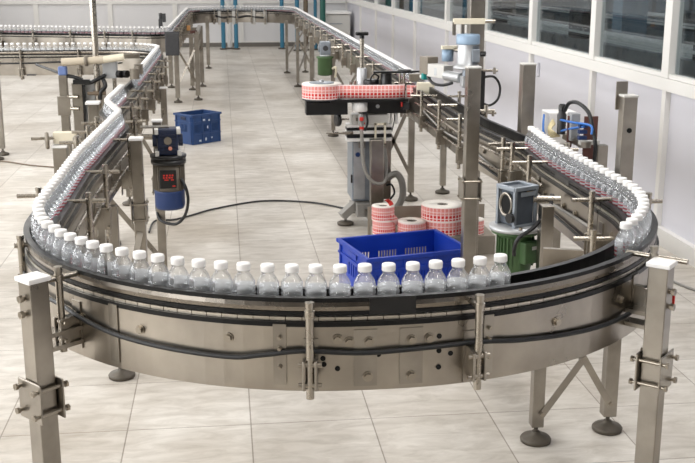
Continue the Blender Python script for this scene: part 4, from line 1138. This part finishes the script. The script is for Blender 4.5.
for dx in (.055, .095): LB(MB().cyl((-.77+dx, 7.31, 1.195), (-.745+dx, 7.29, 1.195), .026), 'star_knob', 'black')
LB(MB().cyl((-.745, 7.35, 1.0), (-.745, 7.35, 1.17), .014), 'head_post', 'rod')
LB(MB().tube(smooth_pts([(-.82, 7.3, 1.17), (-.80, 7.28, 1.12), (-.83, 7.27, 1.08), (-.84, 7.28, 1.03)], 6), .014), 'cable', 'rubber')
LB(MB().tube(smooth_pts([(-1.05, 7.28, 1.19), (-.98, 7.27, 1.175), (-.92, 7.27, 1.14), (-.86, 7.27, 1.16), (-.80, 7.3, 1.19)], 6), .013), 'cable', 'rubber')
LB(MB().tube(smooth_pts([(-1.3, 7.6, 1.24), (-1.1, 7.35, 1.20), (-.95, 7.29, 1.165)], 6), .010), 'cable', 'rubber')
LB(MB().box((-.955, 7.27, 1.15), (.11, .04, .03)), 'cable_clamp', 'black')
for z in (1.05, .97): LB(MB().cyl((-1.05, 7.27, z), (-.98, 7.25, z), .012), 'clamp_bolt', 'rod')
LB(MB().box((-.60, 7.42, 1.20), (.02, .40, .05)), 'side_belt', 'taupe')
for y in (7.25, 7.6): LB(MB().cyl((-.60, y, 1.165), (-.60, y, 1.235), .032), 'belt_pulley', 'taupe')
LB(MB().box((-.68, 7.5, 1.30), (.20, .05, .03)), 'belt_bracket', 'steel')
# low adjusting stand with hand wheel
t = thing('adjusting_stand', 'low white-capped steel stand with small handwheel outside the left row', 'stand', (-1.02, 6.6, 0)); O = t.location
LB(MB().box((-1.02, 6.6, .42), (.085, .085, .80), bev=.003), 'post', 'steel')
LB(MB().box((-1.02, 6.6, .825), (.095, .095, .014), bev=.003), 'cap', 'whitecap')
LB(MB().box((-1.02, 6.6, .01), (.14, .14, .02)), 'foot', 'foot')
LB(MB().box((-.99, 6.62, .875), (.14, .06, .07), bev=.004), 'gear_block', 'cream')
LB(MB().cyl((-1.19, 6.58, .875), (-1.05, 6.6, .875), .010), 'spindle', 'rod')
LB(MB().lathe([(.01, -.01), (.05, -.010), (.054, 0), (.05, .010), (.01, .01)], (-1.095, 6.585, .862), 24, (1, .25, 0)), 'handwheel', 'taupe')
t = thing('steel_post', 'white-capped square steel post in front of the tall pole', 'post', (-.80, 6.55, 0)); O = t.location
LB(MB().box((-.80, 6.55, .56), (.06, .06, 1.06), bev=.003), 'post', 'steel')
LB(MB().box((-.80, 6.55, 1.096), (.085, .085, .016), bev=.003), 'cap', 'whitecap')
LB(MB().lathe([(.03, 0), (.06, .003), (.06, .02), (.02, .032)], (-.80, 6.55, 0)), 'foot', 'foot')
LB(MB().cyl((-.80, 6.5, .95), (-.80, 6.4, .95), .012), 'clamp_bolt', 'rod')

# ------------------------------------------------------------------ pipes and things by the back wall
def pipe(x, m, lab, y=25.4, h=2.6, r=.05):
    t = thing('pipe', lab, 'pipe', (x, y, 0)); mb = MB().cyl((x, y, 0.03), (x, y, h), r, n=14); mb.build('tube', M[m], t, t.location)
    MB().lathe([(r, 0), (r*1.9, .004), (r*1.9, .03), (r, .034)], (x, y, 0)).build('foot_flange', M['foot'], t, t.location)
pipe(.01, 'pipeblue', 'blue vertical pipe at the back wall, left one of the close pair'); pipe(.31, 'pipeblue', 'blue vertical pipe at the back wall, right one of the close pair')
pipe(.16, 'white', 'white vertical pipe between two blue pipes at the back', 25.6, 2.6, .06)
pipe(1.40, 'pipeblue', 'blue vertical pipe behind the middle of the far cross conveyor', 25.4, 2.6, .05)
pipe(1.72, 'pipeblue', 'blue vertical pipe behind the far right bend', 24.8, 2.6); pipe(2.16, 'pipeblue', 'thin blue pipe left of the dark green pipe', 25.0, 2.6, .04)
pipe(2.30, 'pipegreen', 'dark green thick pipe at the far right corner', 24.6, 2.6, .065); pipe(1.93, 'pipebrown', 'brown pipe between blue pipes at the far right', 24.9, 2.6, .055)
t = thing('utility_box', 'pale grey utility cabinet in the far right corner', 'cabinet', (2.68, 25.2, 0))
MB().box((2.68, 25.2, .42), (.55, .9, .80), bev=.01).build('body', M['lightgrey'], t, t.location)
MB().box((2.68, 25.2, .86), (.6, .95, .05), bev=.01).build('top', M['white'], t, t.location)
MB().box((2.62, 24.74, .62), (.3, .01, .02)).build('handle', M['greycast'], t, t.location)
MB().box((2.68, 25.2, .01), (.5, .85, .02)).build('plinth', M['backbase'], t, t.location)
t = thing('junction_box', 'small white plate mounted on the right wall below a window', 'wall box', (WX-.01, 10.05, .95))
MB().box((WX-.012, 10.05, .93), (.03, .08, .13), bev=.004).build('cover', M['panel'], t, t.location)

# ------------------------------------------------------------------ light and camera
w = bpy.data.worlds.new('world'); SC.world = w; w.use_nodes = True
w.node_tree.nodes['Background'].inputs['Color'].default_value = (.9, .95, 1, 1); w.node_tree.nodes['Background'].inputs['Strength'].default_value = .15
def area(loc, sx, sy, power, col=(1, .99, .975), rot=(0, 0, 0)):
    l = bpy.data.lights.new('ceiling_or_fill_lamp', 'AREA'); l.shape = 'RECTANGLE'; l.size = sx; l.size_y = sy; l.energy = power; l.color = col
    o = bpy.data.objects.new('ceiling_or_fill_lamp', l); COL.objects.link(o); o.location = loc; o.rotation_euler = rot
for x in (-3.8, 2.0):
    for y in (-1.0, 4.5, 9.5, 14.5, 19.5, 24.0):
        area((x, y, 4.42), .5, 2.6, (85 if x < 0 else 62)*(.9 if y < 0 else 1 if y < 12 else .7))
# daylight from the window bank along the left wall
for y, pw in ((-1.5, 230), (3.5, 230), (8.5, 215), (13.5, 140), (18.5, 85), (23.2, 50)):
    area((-5.92, y, 2.35), 2.2, 4.2, pw, (.97, .985, 1), (0, -PI/2, 0)); bpy.context.scene.collection.objects[-1].name = 'window_daylight'
area((3.75, 14, 4.4), .6, 22, 240, (.85, .92, 1))  # added unseen lamp, brightens the machine sides visible through the panes

cam = bpy.data.cameras.new('camera'); co = bpy.data.objects.new('camera', cam); COL.objects.link(co); SC.camera = co
cam.sensor_width = 36; cam.sensor_fit = 'HORIZONTAL'; cam.lens = 1050/695*36
th = math.atan(264.5/1050); yaw = math.atan(126.5/1050*math.cos(th))
co.location = (0, 0, 1.9); co.rotation_euler = (PI/2-th, 0, -yaw)
cam.clip_end = 100
cam.dof.use_dof = True; cam.dof.focus_distance = 3.0; cam.dof.aperture_fstop = 22
vs_ = SC.view_settings; vs_.view_transform = 'Standard'; vs_.look = 'None'; vs_.gamma = 1; vs_.exposure = 0.1; vs_.use_curve_mapping = False
SC.cycles.transparent_max_bounces = 40; SC.cycles.max_bounces = 16; SC.cycles.transmission_bounces = 14
SC.cycles.caustics_reflective = False; SC.cycles.caustics_refractive = False
